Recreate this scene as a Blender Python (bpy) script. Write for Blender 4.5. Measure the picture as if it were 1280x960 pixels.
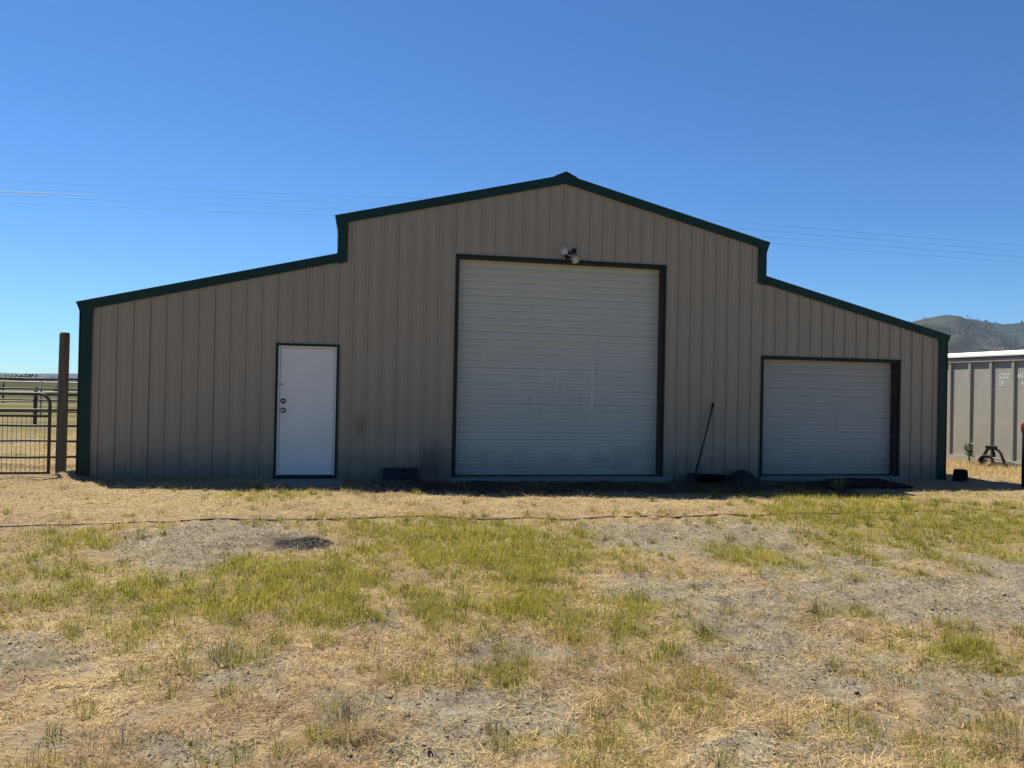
import bpy, bmesh, math, random
import numpy as np
from mathutils import Vector, Matrix

for o in list(bpy.data.objects):
    bpy.data.objects.remove(o, do_unlink=True)
S = bpy.context.scene
COL = S.collection
R = math.radians
random.seed(7)
RNG = np.random.default_rng(11)

# ------------------------------------------------------------------ camera
YAW, PITCH, ROLL = R(11.32), R(0.42), R(1.15)
fwd = Vector((math.sin(YAW) * math.cos(PITCH), math.cos(YAW) * math.cos(PITCH), math.sin(PITCH)))
r0 = Vector((math.cos(YAW), -math.sin(YAW), 0))
u0 = r0.cross(fwd)
rgt = r0 * math.cos(ROLL) + u0 * math.sin(ROLL)
up = rgt.cross(fwd)
CAM = Vector((-3.311, -12.368, 1.421))
cd = bpy.data.cameras.new('camera')
cd.sensor_width = 36.0
cd.lens = 961 / 1280 * 36.0
cd.clip_start = 0.05
cd.clip_end = 30000
cam = bpy.data.objects.new('camera', cd)
cam.matrix_world = Matrix(((rgt.x, up.x, -fwd.x, CAM.x), (rgt.y, up.y, -fwd.y, CAM.y), (rgt.z, up.z, -fwd.z, CAM.z), (0, 0, 0, 1)))
COL.objects.link(cam)
S.camera = cam

# ------------------------------------------------------------------ light
SUN = Vector((-0.33, 0.50, 1.0)).normalized()
ELEV = math.asin(SUN.z)
AZ = math.atan2(SUN.x, SUN.y)
W = bpy.data.worlds.new('World')
S.world = W
W.use_nodes = True
nt = W.node_tree
for n in list(nt.nodes):
    nt.nodes.remove(n)
sky = nt.nodes.new('ShaderNodeTexSky')
sky.sky_type = 'NISHITA'
sky.sun_disc = False
sky.sun_elevation = ELEV
sky.sun_rotation = AZ
sky.altitude = 600
sky.air_density = 1.0
sky.dust_density = 0.0
sky.ozone_density = 10.0
bg = nt.nodes.new('ShaderNodeBackground')
bg.inputs['Strength'].default_value = 0.050
wo = nt.nodes.new('ShaderNodeOutputWorld')
gam = nt.nodes.new('ShaderNodeGamma')
gam.inputs['Gamma'].default_value = 1.2
nt.links.new(sky.outputs[0], gam.inputs[0])
tint = nt.nodes.new('ShaderNodeMix')
tint.data_type = 'RGBA'
tint.blend_type = 'MULTIPLY'
tint.inputs[0].default_value = 1.0
tint.inputs[7].default_value = (.70, .98, 1.05, 1)
nt.links.new(gam.outputs[0], tint.inputs[6])
nt.links.new(tint.outputs[2], bg.inputs[0])
nt.links.new(bg.outputs[0], wo.inputs[0])
ld = bpy.data.lights.new('sun', 'SUN')
ld.energy = 5.0
ld.angle = R(0.5)
ld.color = (1.0, 0.94, 0.82)
sun = bpy.data.objects.new('sun', ld)
sun.rotation_euler = SUN.to_track_quat('Z', 'Y').to_euler()
sun.location = (-10, 15, 30)
COL.objects.link(sun)
vs = S.view_settings
vs.view_transform = 'Standard'
vs.look = 'None'
vs.exposure = 0.74
vs.gamma = 1.0
vs.use_curve_mapping = False
S.render.engine = 'CYCLES'
S.cycles.max_bounces = 6
S.cycles.transparent_max_bounces = 8
S.cycles.volume_bounces = 0


# ------------------------------------------------------------------ helpers
def tag(o, label=None, cat=None, group=None, kind=None):
    if label: o['label'] = label
    if cat: o['category'] = cat
    if group: o['group'] = group
    if kind: o['kind'] = kind
    return o


def empty(name, loc=(0, 0, 0), rz=0.0):
    o = bpy.data.objects.new(name, None)
    o.location = loc
    o.rotation_euler = (0, 0, rz)
    o.empty_display_size = 0.2
    COL.objects.link(o)
    return o


class MB:
    """collects faces, then links them as one mesh object"""
    def __init__(s):
        s.v = []
        s.f = []

    def add(s, vs_, fs_):
        b = len(s.v)
        s.v += [tuple(v) for v in vs_]
        s.f += [tuple(i + b for i in f) for f in fs_]
        return s

    def box(s, x0, x1, y0, y1, z0, z1):
        return s.add([(x0, y0, z0), (x1, y0, z0), (x1, y1, z0), (x0, y1, z0), (x0, y0, z1), (x1, y0, z1), (x1, y1, z1), (x0, y1, z1)],
                     [(0, 3, 2, 1), (4, 5, 6, 7), (0, 1, 5, 4), (1, 2, 6, 5), (2, 3, 7, 6), (3, 0, 4, 7)])

    def prism_y(s, poly, y0, y1):
        """poly: (x, z) counter-clockwise seen from -Y"""
        n = len(poly)
        vs_ = [(x, y0, z) for x, z in poly] + [(x, y1, z) for x, z in poly]
        fs_ = [tuple(range(n)), tuple(range(2 * n - 1, n - 1, -1))]
        fs_ += [(i, i + n, (i + 1) % n + n, (i + 1) % n) for i in range(n)]
        return s.add(vs_, fs_)

    def prism_z(s, poly, z0, z1):
        n = len(poly)
        vs_ = [(x, y, z0) for x, y in poly] + [(x, y, z1) for x, y in poly]
        fs_ = [tuple(range(n - 1, -1, -1)), tuple(range(n, 2 * n))]
        fs_ += [(i, (i + 1) % n, (i + 1) % n + n, i + n) for i in range(n)]
        return s.add(vs_, fs_)

    def tube(s, pts, rad, n=8, caps=True):
        pts = [Vector(p) for p in pts]
        rad = rad if isinstance(rad, (list, tuple)) else [rad] * len(pts)
        rings = []
        ref = None
        for i, p in enumerate(pts):
            a = pts[max(i - 1, 0)]
            b = pts[min(i + 1, len(pts) - 1)]
            t = (b - a).normalized()
            if ref is None:
                ref = Vector((0, 0, 1)) if abs(t.z) < .9 else Vector((1, 0, 0))
            e = (ref - t * ref.dot(t)).normalized()
            ref = e
            g = t.cross(e)
            rings.append([p + (e * math.cos(2 * math.pi * k / n) + g * math.sin(2 * math.pi * k / n)) * rad[i] for k in range(n)])
        vs_ = [v for rg in rings for v in rg]
        fs_ = []
        for i in range(len(pts) - 1):
            for k in range(n):
                fs_.append((i * n + k, i * n + (k + 1) % n, (i + 1) * n + (k + 1) % n, (i + 1) * n + k))
        if caps:
            fs_.append(tuple(range(n - 1, -1, -1)))
            fs_.append(tuple((len(pts) - 1) * n + k for k in range(n)))
        return s.add(vs_, fs_)

    def lathe(s, prof, c=(0, 0, 0), n=20, axis=None):
        """prof: (radius, height) list round an axis"""
        ax = Vector(axis or (0, 0, 1)).normalized()
        q = Vector((0, 0, 1)).rotation_difference(ax)
        c = Vector(c)
        vs_ = []
        for r_, h_ in prof:
            for k in range(n):
                a = 2 * math.pi * k / n
                vs_.append(c + q @ Vector((r_ * math.cos(a), r_ * math.sin(a), h_)))
        fs_ = [(i * n + k, i * n + (k + 1) % n, (i + 1) * n + (k + 1) % n, (i + 1) * n + k) for i in range(len(prof) - 1) for k in range(n)]
        return s.add(vs_, fs_)

    def build(s, name, mat, parent=None, smooth=False, bevel=0.0):
        me = bpy.data.meshes.new(name)
        me.from_pydata(s.v, [], s.f)
        if bevel > 0:
            bm = bmesh.new()
            bm.from_mesh(me)
            bmesh.ops.bevel(bm, geom=[e for e in bm.edges if e.calc_face_angle(0) > .5], offset=bevel, segments=1, affect='EDGES')
            bm.to_mesh(me)
            bm.free()
        me.update()
        if smooth:
            me.polygons.foreach_set('use_smooth', [True] * len(me.polygons))
        me.materials.append(mat)
        o = bpy.data.objects.new(name, me)
        COL.objects.link(o)
        if parent: o.parent = parent
        return o


def copy_part(o, parent, loc=None):
    c = o.copy()
    COL.objects.link(c)
    c.parent = parent
    if loc is not None: c.location = loc
    return c


# ------------------------------------------------------------------ materials
def mat(name, color, rough=0.6, metal=0.0, var=0.0, vscale=8.0, bump=0.0, bscale=60.0, stretch=(1, 1, 1), color2=None, spec=0.5, coord='Object', bdist=0.01):
    m = bpy.data.materials.new(name)
    m.use_nodes = True
    t = m.node_tree
    p = t.nodes['Principled BSDF']
    p.inputs['Base Color'].default_value = (*color, 1)
    p.inputs['Roughness'].default_value = rough
    p.inputs['Metallic'].default_value = metal
    p.inputs['Specular IOR Level'].default_value = spec
    if var > 0 or bump > 0 or color2:
        tc = t.nodes.new('ShaderNodeTexCoord')
        mp = t.nodes.new('ShaderNodeMapping')
        mp.inputs['Scale'].default_value = stretch
        t.links.new(tc.outputs[coord], mp.inputs[0])
        if var > 0 or color2:
            nz = t.nodes.new('ShaderNodeTexNoise')
            nz.inputs['Scale'].default_value = vscale
            nz.inputs['Detail'].default_value = 8
            nz.inputs['Roughness'].default_value = .65
            t.links.new(mp.outputs[0], nz.inputs['Vector'])
            mx = t.nodes.new('ShaderNodeMix')
            mx.data_type = 'RGBA'
            cr = t.nodes.new('ShaderNodeMapRange')
            cr.inputs['From Min'].default_value = .32
            cr.inputs['From Max'].default_value = .68
            t.links.new(nz.outputs[0], cr.inputs[0])
            t.links.new(cr.outputs[0], mx.inputs[0])
            c2 = color2 or tuple(c * (1 - var) for c in color)
            mx.inputs[6].default_value = (*c2, 1)
            mx.inputs[7].default_value = (*color, 1)
            t.links.new(mx.outputs[2], p.inputs['Base Color'])
        if bump > 0:
            nb = t.nodes.new('ShaderNodeTexNoise')
            nb.inputs['Scale'].default_value = bscale
            nb.inputs['Detail'].default_value = 6
            t.links.new(mp.outputs[0], nb.inputs['Vector'])
            bp = t.nodes.new('ShaderNodeBump')
            bp.inputs['Strength'].default_value = bump
            bp.inputs['Distance'].default_value = bdist
            t.links.new(nb.outputs[0], bp.inputs['Height'])
            t.links.new(bp.outputs[0], p.inputs['Normal'])
    return m


def node(t, typ, **kw):
    n = t.nodes.new(typ)
    for k, v in kw.items():
        setattr(n, k, v)
    return n


def noise(t, vec, scale, detail=6, rough=.6):
    n = t.nodes.new('ShaderNodeTexNoise')
    n.inputs['Scale'].default_value = scale
    n.inputs['Detail'].default_value = detail
    n.inputs['Roughness'].default_value = rough
    if vec: t.links.new(vec, n.inputs['Vector'])
    return n.outputs[0]


def remap(t, val, a, b, c=0.0, d=1.0):
    n = t.nodes.new('ShaderNodeMapRange')
    n.inputs[1].default_value, n.inputs[2].default_value, n.inputs[3].default_value, n.inputs[4].default_value = a, b, c, d
    t.links.new(val, n.inputs[0])
    return n.outputs[0]


def mixc(t, fac, a, b):
    n = node(t, 'ShaderNodeMix', data_type='RGBA')
    if hasattr(fac, 'links') or not isinstance(fac, (int, float)):
        t.links.new(fac, n.inputs[0])
    else:
        n.inputs[0].default_value = fac
    for i, c in ((6, a), (7, b)):
        if isinstance(c, tuple): n.inputs[i].default_value = (*c, 1)
        else: t.links.new(c, n.inputs[i])
    return n.outputs[2]


def mth(t, op, a, b=None):
    n = node(t, 'ShaderNodeMath', operation=op)
    for i, x in enumerate((a, b)):
        if x is None: continue
        if isinstance(x, (int, float)): n.inputs[i].default_value = x
        else: t.links.new(x, n.inputs[i])
    return n.outputs[0]


def wall_material():
    m = bpy.data.materials.new('tan_steel')
    m.use_nodes = True
    t = m.node_tree
    p = t.nodes['Principled BSDF']
    tc = t.nodes.new('ShaderNodeTexCoord')
    ob = tc.outputs['Object']
    mp = t.nodes.new('ShaderNodeMapping')
    mp.inputs['Scale'].default_value = (6, 6, .35)
    t.links.new(ob, mp.inputs[0])
    streak = noise(t, mp.outputs[0], 1.6, 6)
    blot = noise(t, ob, .9, 5)
    base = mixc(t, remap(t, streak, .3, .7), (.298, .248, .182), (.316, .263, .193))
    base = mixc(t, remap(t, blot, .35, .7, 0, .35), base, (.270, .230, .170))
    sep = t.nodes.new('ShaderNodeSeparateXYZ')
    t.links.new(ob, sep.inputs[0])
    X, Z = sep.outputs[0], sep.outputs[2]
    # splashed mud along the foot of the sheets, uneven
    foot = mth(t, 'ADD', Z, mth(t, 'MULTIPLY', noise(t, ob, 5.0, 7), -.75))
    base = mixc(t, remap(t, foot, .12, -.30, 0, .6), base, (.105, .085, .066))
    # soot-like smear beside the big door and a rust smudge beside the white door

    def spot(cx, cz, rx, rz, amt):
        dx = mth(t, 'MULTIPLY', mth(t, 'SUBTRACT', X, cx), 1 / rx)
        dz = mth(t, 'MULTIPLY', mth(t, 'SUBTRACT', Z, cz), 1 / rz)
        d = mth(t, 'SQRT', mth(t, 'ADD', mth(t, 'MULTIPLY', dx, dx), mth(t, 'MULTIPLY', dz, dz)))
        d = mth(t, 'ADD', d, mth(t, 'MULTIPLY', noise(t, mp.outputs[0], 4.0, 6, .7), 1.5))
        return remap(t, d, .95, 1.75, amt, 0)
    base = mixc(t, spot(-2.12, .20, .42, .50, .72), base, (.060, .052, .044))
    base = mixc(t, spot(-3.27, .78, .15, .24, .50), base, (.13, .055, .035))
    t.links.new(base, p.inputs['Base Color'])
    p.inputs['Roughness'].default_value = .42
    p.inputs['Specular IOR Level'].default_value = .35
    bp = t.nodes.new('ShaderNodeBump')
    bp.inputs['Strength'].default_value = .12
    bp.inputs['Distance'].default_value = .02
    mp2 = t.nodes.new('ShaderNodeMapping')
    mp2.inputs['Scale'].default_value = (1, 1, .3)
    t.links.new(ob, mp2.inputs[0])
    t.links.new(noise(t, mp2.outputs[0], 5, 3), bp.inputs['Height'])
    t.links.new(bp.outputs[0], p.inputs['Normal'])
    return m


def door_material(name, c, dirt, marks=()):
    m = bpy.data.materials.new(name)
    m.use_nodes = True
    t = m.node_tree
    p = t.nodes['Principled BSDF']
    g = t.nodes.new('ShaderNodeNewGeometry')
    ob = g.outputs['Position']
    mp = t.nodes.new('ShaderNodeMapping')
    mp.inputs['Scale'].default_value = (9, 1, .5)
    t.links.new(ob, mp.inputs[0])
    st = noise(t, mp.outputs[0], 1.3, 8, .7)
    area = noise(t, ob, .8, 3)
    base = mixc(t, remap(t, st, .56, .78, 0, dirt * .5), c, tuple(x * .68 for x in c))
    base = mixc(t, remap(t, area, .4, .7, 0, .3), base, tuple(x * y for x, y in zip(c, (.86, .88, .86))))
    sep = t.nodes.new('ShaderNodeSeparateXYZ')
    t.links.new(ob, sep.inputs[0])
    # dust thrown up along the bottom
    dust = mth(t, 'ADD', sep.outputs[2], mth(t, 'MULTIPLY', noise(t, ob, 3.0, 6), -.9))
    base = mixc(t, remap(t, dust, .05, -.45, 0, .55), base, (.20, .165, .125))
    # scrapes: thin wandering lines with ragged ends
    wob = mth(t, 'MULTIPLY', mth(t, 'SUBTRACT', noise(t, ob, 3.0, 3), .5), .05)
    xx = mth(t, 'ADD', sep.outputs[0], wob)
    rag = noise(t, ob, 14, 4, .7)
    for (x0, z0, z1, w, v) in marks:
        d = mth(t, 'ABSOLUTE', mth(t, 'SUBTRACT', xx, x0))
        f = remap(t, d, w * .4, w, 1, 0)
        f = mth(t, 'MULTIPLY', f, remap(t, sep.outputs[2], z0, z0 + .06, 0, 1))
        f = mth(t, 'MULTIPLY', f, remap(t, sep.outputs[2], z1 - .06, z1, 1, 0))
        f = mth(t, 'MULTIPLY', f, remap(t, rag, .40, .56, .1, .8))
        base = mixc(t, f, base, (v, v, v * .96))
    t.links.new(base, p.inputs['Base Color'])
    p.inputs['Roughness'].default_value = .5
    p.inputs['Specular IOR Level'].default_value = .3
    # shallow dents
    bp = t.nodes.new('ShaderNodeBump')
    bp.inputs['Strength'].default_value = .25
    bp.inputs['Distance'].default_value = .02
    t.links.new(noise(t, ob, 2.2, 3), bp.inputs['Height'])
    t.links.new(bp.outputs[0], p.inputs['Normal'])
    return m


M = dict(
    wall=wall_material(),
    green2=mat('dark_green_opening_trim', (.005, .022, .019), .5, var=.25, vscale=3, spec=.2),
    green=mat('dark_green_trim', (.007, .036, .030), .5, var=.25, vscale=3, spec=.2),
    roof=mat('green_roof_steel', (.014, .060, .050), .4),
    shutter=door_material('off_white_door_steel', (.455, .450, .390), .6, ((.585, .88, 1.85, .014, .70), (-.28, 1.5, 1.85, .012, .62), (.02, 1.3, 1.75, .010, .16), (.10, 2.1, 2.5, .008, .60), (.36, .9, 1.4, .010, .18), (-.50, 1.0, 1.5, .009, .20), (-.20, .55, .9, .010, .58), (.66, 1.2, 2.3, .008, .22))),
    shutter2=door_material('white_door_steel', (.365, .36, .33), .4, ((5.2, .8, 1.2, .010, .22), (4.5, .5, .9, .009, .55))),
    door=mat('white_door_paint', (.68, .66, .62), .5, var=.08, vscale=3),
    wood=mat('weathered_jamb_wood', (.060, .036, .026), .8, var=.5, vscale=3, stretch=(12, 12, 1), bump=.3, bscale=14),
    post=mat('old_post_wood', (.135, .115, .092), .9, var=.55, vscale=2.5, stretch=(14, 14, .7), bump=.6, bscale=8),
    black=mat('black_rubber', (.008, .008, .009), .85, var=.3, vscale=6, spec=.15),
    tarp=mat('black_tarp', (.010, .009, .008), .8, var=.5, vscale=9, bump=.5, bscale=25),
    dark=mat('dark_metal', (.010, .010, .010), .6, spec=.25),
    pipe=mat('rusty_brown_pipe', (.060, .043, .034), .6, .0, var=.5, vscale=7, bump=.15),
    galv=mat('galvanised_pipe', (.30, .29, .27), .5, .4, var=.3, vscale=4),
    steel=mat('brushed_steel', (.42, .40, .37), .38, .9),
    concrete=mat('concrete', (.20, .19, .175), .9, var=.3, vscale=4, bump=.4, bscale=40),
    block=mat('grey_concrete_block', (.021, .025, .036), .9, var=.35, vscale=8, bump=.5, bscale=70),
    block2=mat('dark_concrete_block', (.018, .018, .02), .9, var=.4, vscale=8, bump=.5, bscale=70),
    lampw=mat('aged_white_lamp', (.48, .47, .43), .5, var=.2, vscale=20),
    glass=mat('lamp_glass', (.50, .49, .45), .2),
    handle=mat('dark_ash_handle', (.045, .034, .025), .7, var=.4, vscale=4),
    hose=mat('dark_red_hose', (.12, .030, .022), .6, var=.4, vscale=3),
    contw=mat('grey_container_paint', (.395, .382, .330), .6, var=.28, vscale=1.3, stretch=(1, 1, .5), bump=.2, bscale=4),
    white=mat('white_roof_paint', (.84, .83, .79), .5, var=.08, vscale=3),
    letter=mat('white_stencil_paint', (.75, .76, .77), .6, var=.2, vscale=14),
    red=mat('faded_red_paint', (.30, .045, .035), .5, var=.4, vscale=12),
    wire=mat('wire_aluminium', (.025, .025, .028), .7),
    dirt=mat('dark_soil', (.050, .036, .026), .95, var=.5, vscale=14, bump=1.0, bscale=50),
    stick=mat('bleached_wood', (.68, .60, .48), .8, var=.35, vscale=12),
    leafm=mat('weed_leaf', (.055, .085, .030), .6, var=.4, vscale=6),
)


# ------------------------------------------------------------------ noise for terrain and plants
def _h(ix, iy, seed):
    n = (ix.astype(np.int64) * 374761393 + iy.astype(np.int64) * 668265263 + seed * 974634777) & 0xFFFFFFFF
    n = ((n ^ (n >> 13)) * 1274126177) & 0xFFFFFFFF
    return ((n ^ (n >> 16)) & 0xFFFF) / 65535.0


def vn(x, y, seed=0):
    ix, iy = np.floor(x), np.floor(y)
    fx, fy = x - ix, y - iy
    fx, fy = fx * fx * (3 - 2 * fx), fy * fy * (3 - 2 * fy)
    a, b, c, d = _h(ix, iy, seed), _h(ix + 1, iy, seed), _h(ix, iy + 1, seed), _h(ix + 1, iy + 1, seed)
    return (a + (b - a) * fx) * (1 - fy) + (c + (d - c) * fx) * fy


def fbm(x, y, seed=0, octs=4, gain=.5):
    t, a, s = 0, 1.0, 0
    for k in range(octs):
        ca, sa = math.cos(k * .7), math.sin(k * .7)
        t = t + a * vn((x * ca - y * sa) * 2 ** k, (x * sa + y * ca) * 2 ** k, seed + k)
        s += a
        a *= gain
    return t / s


# patches of the yard: x, y, half width, half depth, strength
GREEN = [(-2.18, -5.20, 1.05, 1.25, 1.45), (-3.72, -6.46, .65, .90, 1.2), (-2.08, -6.88, .68, .81, .9), (-1.66, -7.82, .24, .50, .55), (.39, -5.83, .64, .84, .85),
         (2.98, -3.95, 1.64, 2.0, 1.35), (2.71, -5.85, .49, 1.02, .7), (-4.32, -2.25, .87, .96, .45), (-5.75, -4.99, .39, 1.03, .55), (-4.62, -6.77, .51, .81, .5),
         (-5.34, -6.42, .32, .67, .5), (.13, -8.41, .36, .43, .8), (.05, -7.62, .28, .25, .7), (-2.49, -8.4, .25, .23, .45), (-4.0, -7.29, .29, .43, .5),
         (-1.09, -7.94, .2, .3, .35), (-1.64, -9.05, .20, .22, .22), (-2.87, -6.72, .28, .66, .6), (-1.91, -8.61, .22, .28, .25), (1.27, -6.13, .68, .67, .5),
         (-7.99, -.48, .22, .6, .6), (-.43, -9.33, .15, .15, .3), (-1.32, -5.49, .44, .85, .6), (-3.12, -5.3, .42, .86, .6), (5.6, -4.3, 1.6, 1.8, .9)]
BARE = [(-4.64, -5.09, .64, .84, 1), (-2.49, -8.07, .28, .26, 1), (.19, -4.78, 1.12, .86, 1), (.65, -7.24, 1.16, .7, 1), (-1.05, -7.05, .47, .67, .9),
        (-2.66, -8.9, .34, .29, .9), (-1.0, -8.74, .34, .31, .9), (-3.25, -8.81, .2, .21, .6), (-3.96, -9.09, .28, .16, .7), (-.96, -8.09, .58, .39, .7),
        (.79, -5.74, .31, .68, 1), (-3.75, -8.24, .24, .25, .5), (-3.12, -7.52, .15, .23, .4), (-1.44, -8.26, .23, .25, .6),
        (-3.84, -5.03, .32, .44, .8), (-.51, -9.12, .31, .25, .4), (3.2, -7.0, 1.6, .8, .9), (-.2, -8.8, .5, .35, .7), (-3.0, -9.3, .35, .25, .7), (-1.6, -9.4, .4, .25, .6), (.9, -6.3, .9, .5, .8), (-5.0, -8.0, .35, .4, .6), (-4.4, -5.7, .5, .4, .6)]


def patches(x, y, lst):
    t = np.zeros_like(x)
    for cx, cy, rx, ry, s in lst:
        t = np.maximum(t, s * np.exp(-(((x - cx) / rx) ** 2 + ((y - cy) / ry) ** 2) * .8))
    return t


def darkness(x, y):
    """barn shade painted into dark earth before the doors; plain dark earth round the heap"""
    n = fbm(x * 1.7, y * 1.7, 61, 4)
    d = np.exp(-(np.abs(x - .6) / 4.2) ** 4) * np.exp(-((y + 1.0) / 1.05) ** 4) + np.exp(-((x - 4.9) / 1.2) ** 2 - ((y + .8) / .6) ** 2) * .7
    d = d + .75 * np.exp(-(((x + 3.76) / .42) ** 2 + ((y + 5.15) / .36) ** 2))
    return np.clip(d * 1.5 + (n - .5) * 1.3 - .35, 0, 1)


def bareness(x, y):
    n = fbm(x * 1.9, y * 1.9, 31, 4, .6)
    f = fbm(x * 8.5, y * 8.5, 37, 3, .6)
    b = patches(x, y, BARE) * 1.1 + (n - .5) * 1.5 + (f - .5) * 1.1 - .03 + .16 * np.clip((x + 1.6) / 1.6, 0, 1) * (y < -4.3) - patches(x, y, GREEN) * .40
    b = b - .55 * np.exp(-((y + 2.9) / .75) ** 2) * (x < 2.2)
    return np.clip(b, 0, 1)


def greenness(x, y):
    n = fbm(x * 3.1, y * 3.1, 77, 3)
    n2 = fbm(x * .9, y * .9, 99, 3)
    g = patches(x, y, GREEN) * 1.1 + (n - .47) * 1.2 + (n2 - .5) * .5 + .06 - patches(x, y, BARE) * .25 - .4 * np.exp(-((y + 2.9) / .6) ** 2) * (x < 2.2)
    g = np.where((y > -1.7) & (y < 2), g - .5, g)
    far = (y > 2.5)
    g = np.where(far, .25 + (n2 - .5) * 1.6, g)
    return np.clip(g, 0, 1)


def gh(x, y):
    """ground height of the yard"""
    x = np.asarray(x, float)
    y = np.asarray(y, float)
    near = np.clip(1 - np.maximum(np.abs(x) - 9, 0) / 8, 0, 1) * np.clip(1 - np.maximum(y - 4, 0) / 8, 0, 1)
    z = -.045 - .005 * np.clip(x, -9, 9)
    z = z + (fbm(x * .45, y * .45, 3, 3) - .5) * .10 * np.clip((-y - .6) / 2, 0, 1) * near
    z = z + (fbm(x * 2.1, y * 2.1, 5, 3) - .5) * .055 * near
    b = np.clip(patches(x, y, BARE) * 1.3, 0, 1)
    z = z + (fbm(x * 7.5, y * 7.5, 8, 4, .6) - .5) * (.022 + .060 * b) * near
    z = z + (fbm(x * 26, y * 26, 18, 2, .6) - .5) * (.010 + .018 * b) * near
    # hoof prints: scattered pits with a raised rim
    cs = .27
    ix, iy = np.floor(x / cs), np.floor(y / cs)
    pit = np.zeros_like(z)
    for ox in (-1, 0, 1):
        for oy in (-1, 0, 1):
            jx, jy = ix + ox, iy + oy
            dx_, dy_ = x - (jx + .15 + .7 * _h(jx, jy, 401)) * cs, y - (jy + .15 + .7 * _h(jx, jy, 402)) * cs
            a_ = _h(jx, jy, 403)
            rr_ = (dx_ * dx_ + dy_ * dy_) / (.040 + .030 * a_) ** 2
            pit = pit + (a_ > .42) * (1.0 * np.exp(-rr_) - .42 * np.exp(-((np.sqrt(rr_) - 1.5) / .5) ** 2)) * (.5 + a_ * .6)
    z = z - pit * .024 * near * np.clip(.25 + 1.1 * b + (fbm(x * .8, y * .8, 411, 2) - .5) * 1.6, 0, 1) * (y < -3.2)
    # wheel rut and the scraped berm, right of the middle
    s = (x - .8) * .55 + (y + 5.5) * .84
    z = z + .07 * np.exp(-((x - 1.35) / .35) ** 2 - ((y + 5.0) / .5) ** 2) - .05 * np.exp(-(s / .16) ** 2 - ((x - .75) / .8) ** 2)
    for off in (-.42, .42):
        tr_ = (y + 7.0) - .30 * (x - .5) - .10 * np.sin(x * 1.3) - off
        z = z - (.030 * np.exp(-(tr_ / .10) ** 2) - .014 * np.exp(-((np.abs(tr_) - .19) / .06) ** 2)) * np.clip((x + 1.4) / .8, 0, 1) * near * (.6 + .4 * np.sin(x * 38 + y * 9))
    # small mound of hay at the corner post
    z = z + .10 * np.exp(-((x + 7.45) / .28) ** 2 - ((y - .18) / .3) ** 2)
    # worn hollow before the big door
    z = z - .035 * np.exp(-(x / 2.6) ** 2 - ((y + 1.0) / .7) ** 2)
    return z


# ------------------------------------------------------------------ ground sheet
def axis(lo, hi, step, far):
    a = list(np.arange(lo, hi + step / 2, step))
    s, v = step, a[-1]
    while v < far:
        s *= 1.16
        v += s
        a.append(v)
    s, v = step, a[0]
    while v > -far:
        s *= 1.16
        v -= s
        a.insert(0, v)
    return np.array(a)


gx = axis(-8.5, 8.5, .036, 6000.0)
gy_ = axis(-11.2, .6, .036, 6000.0)
GX, GY = np.meshgrid(gx, gy_)
fx, fy = GX.ravel(), GY.ravel()
fz = gh(fx, fy)
nx, ny = len(gx), len(gy_)
me = bpy.data.meshes.new('ground')
me.vertices.add(nx * ny)
me.vertices.foreach_set('co', np.stack([fx, fy, fz], 1).ravel())
ii = (np.arange(ny - 1)[:, None] * nx + np.arange(nx - 1)[None, :]).ravel()
q = np.stack([ii, ii + 1, ii + nx + 1, ii + nx], 1).ravel()
nq = len(ii)
me.loops.add(nq * 4)
me.loops.foreach_set('vertex_index', q.astype(np.int32))
me.polygons.add(nq)
me.polygons.foreach_set('loop_start', np.arange(0, nq * 4, 4, dtype=np.int32))
me.polygons.foreach_set('loop_total', np.full(nq, 4, np.int32))
me.polygons.foreach_set('use_smooth', np.ones(nq, bool))
me.update()
me.validate()
at_ = me.attributes.new('cover', 'FLOAT_COLOR', 'POINT')
cov = np.zeros((nx * ny, 4), np.float32)
cov[:, 0] = bareness(fx, fy)
cov[:, 1] = greenness(fx, fy)
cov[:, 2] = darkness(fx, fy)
cov[:, 3] = 1
at_.data.foreach_set('color', cov.ravel())


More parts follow.
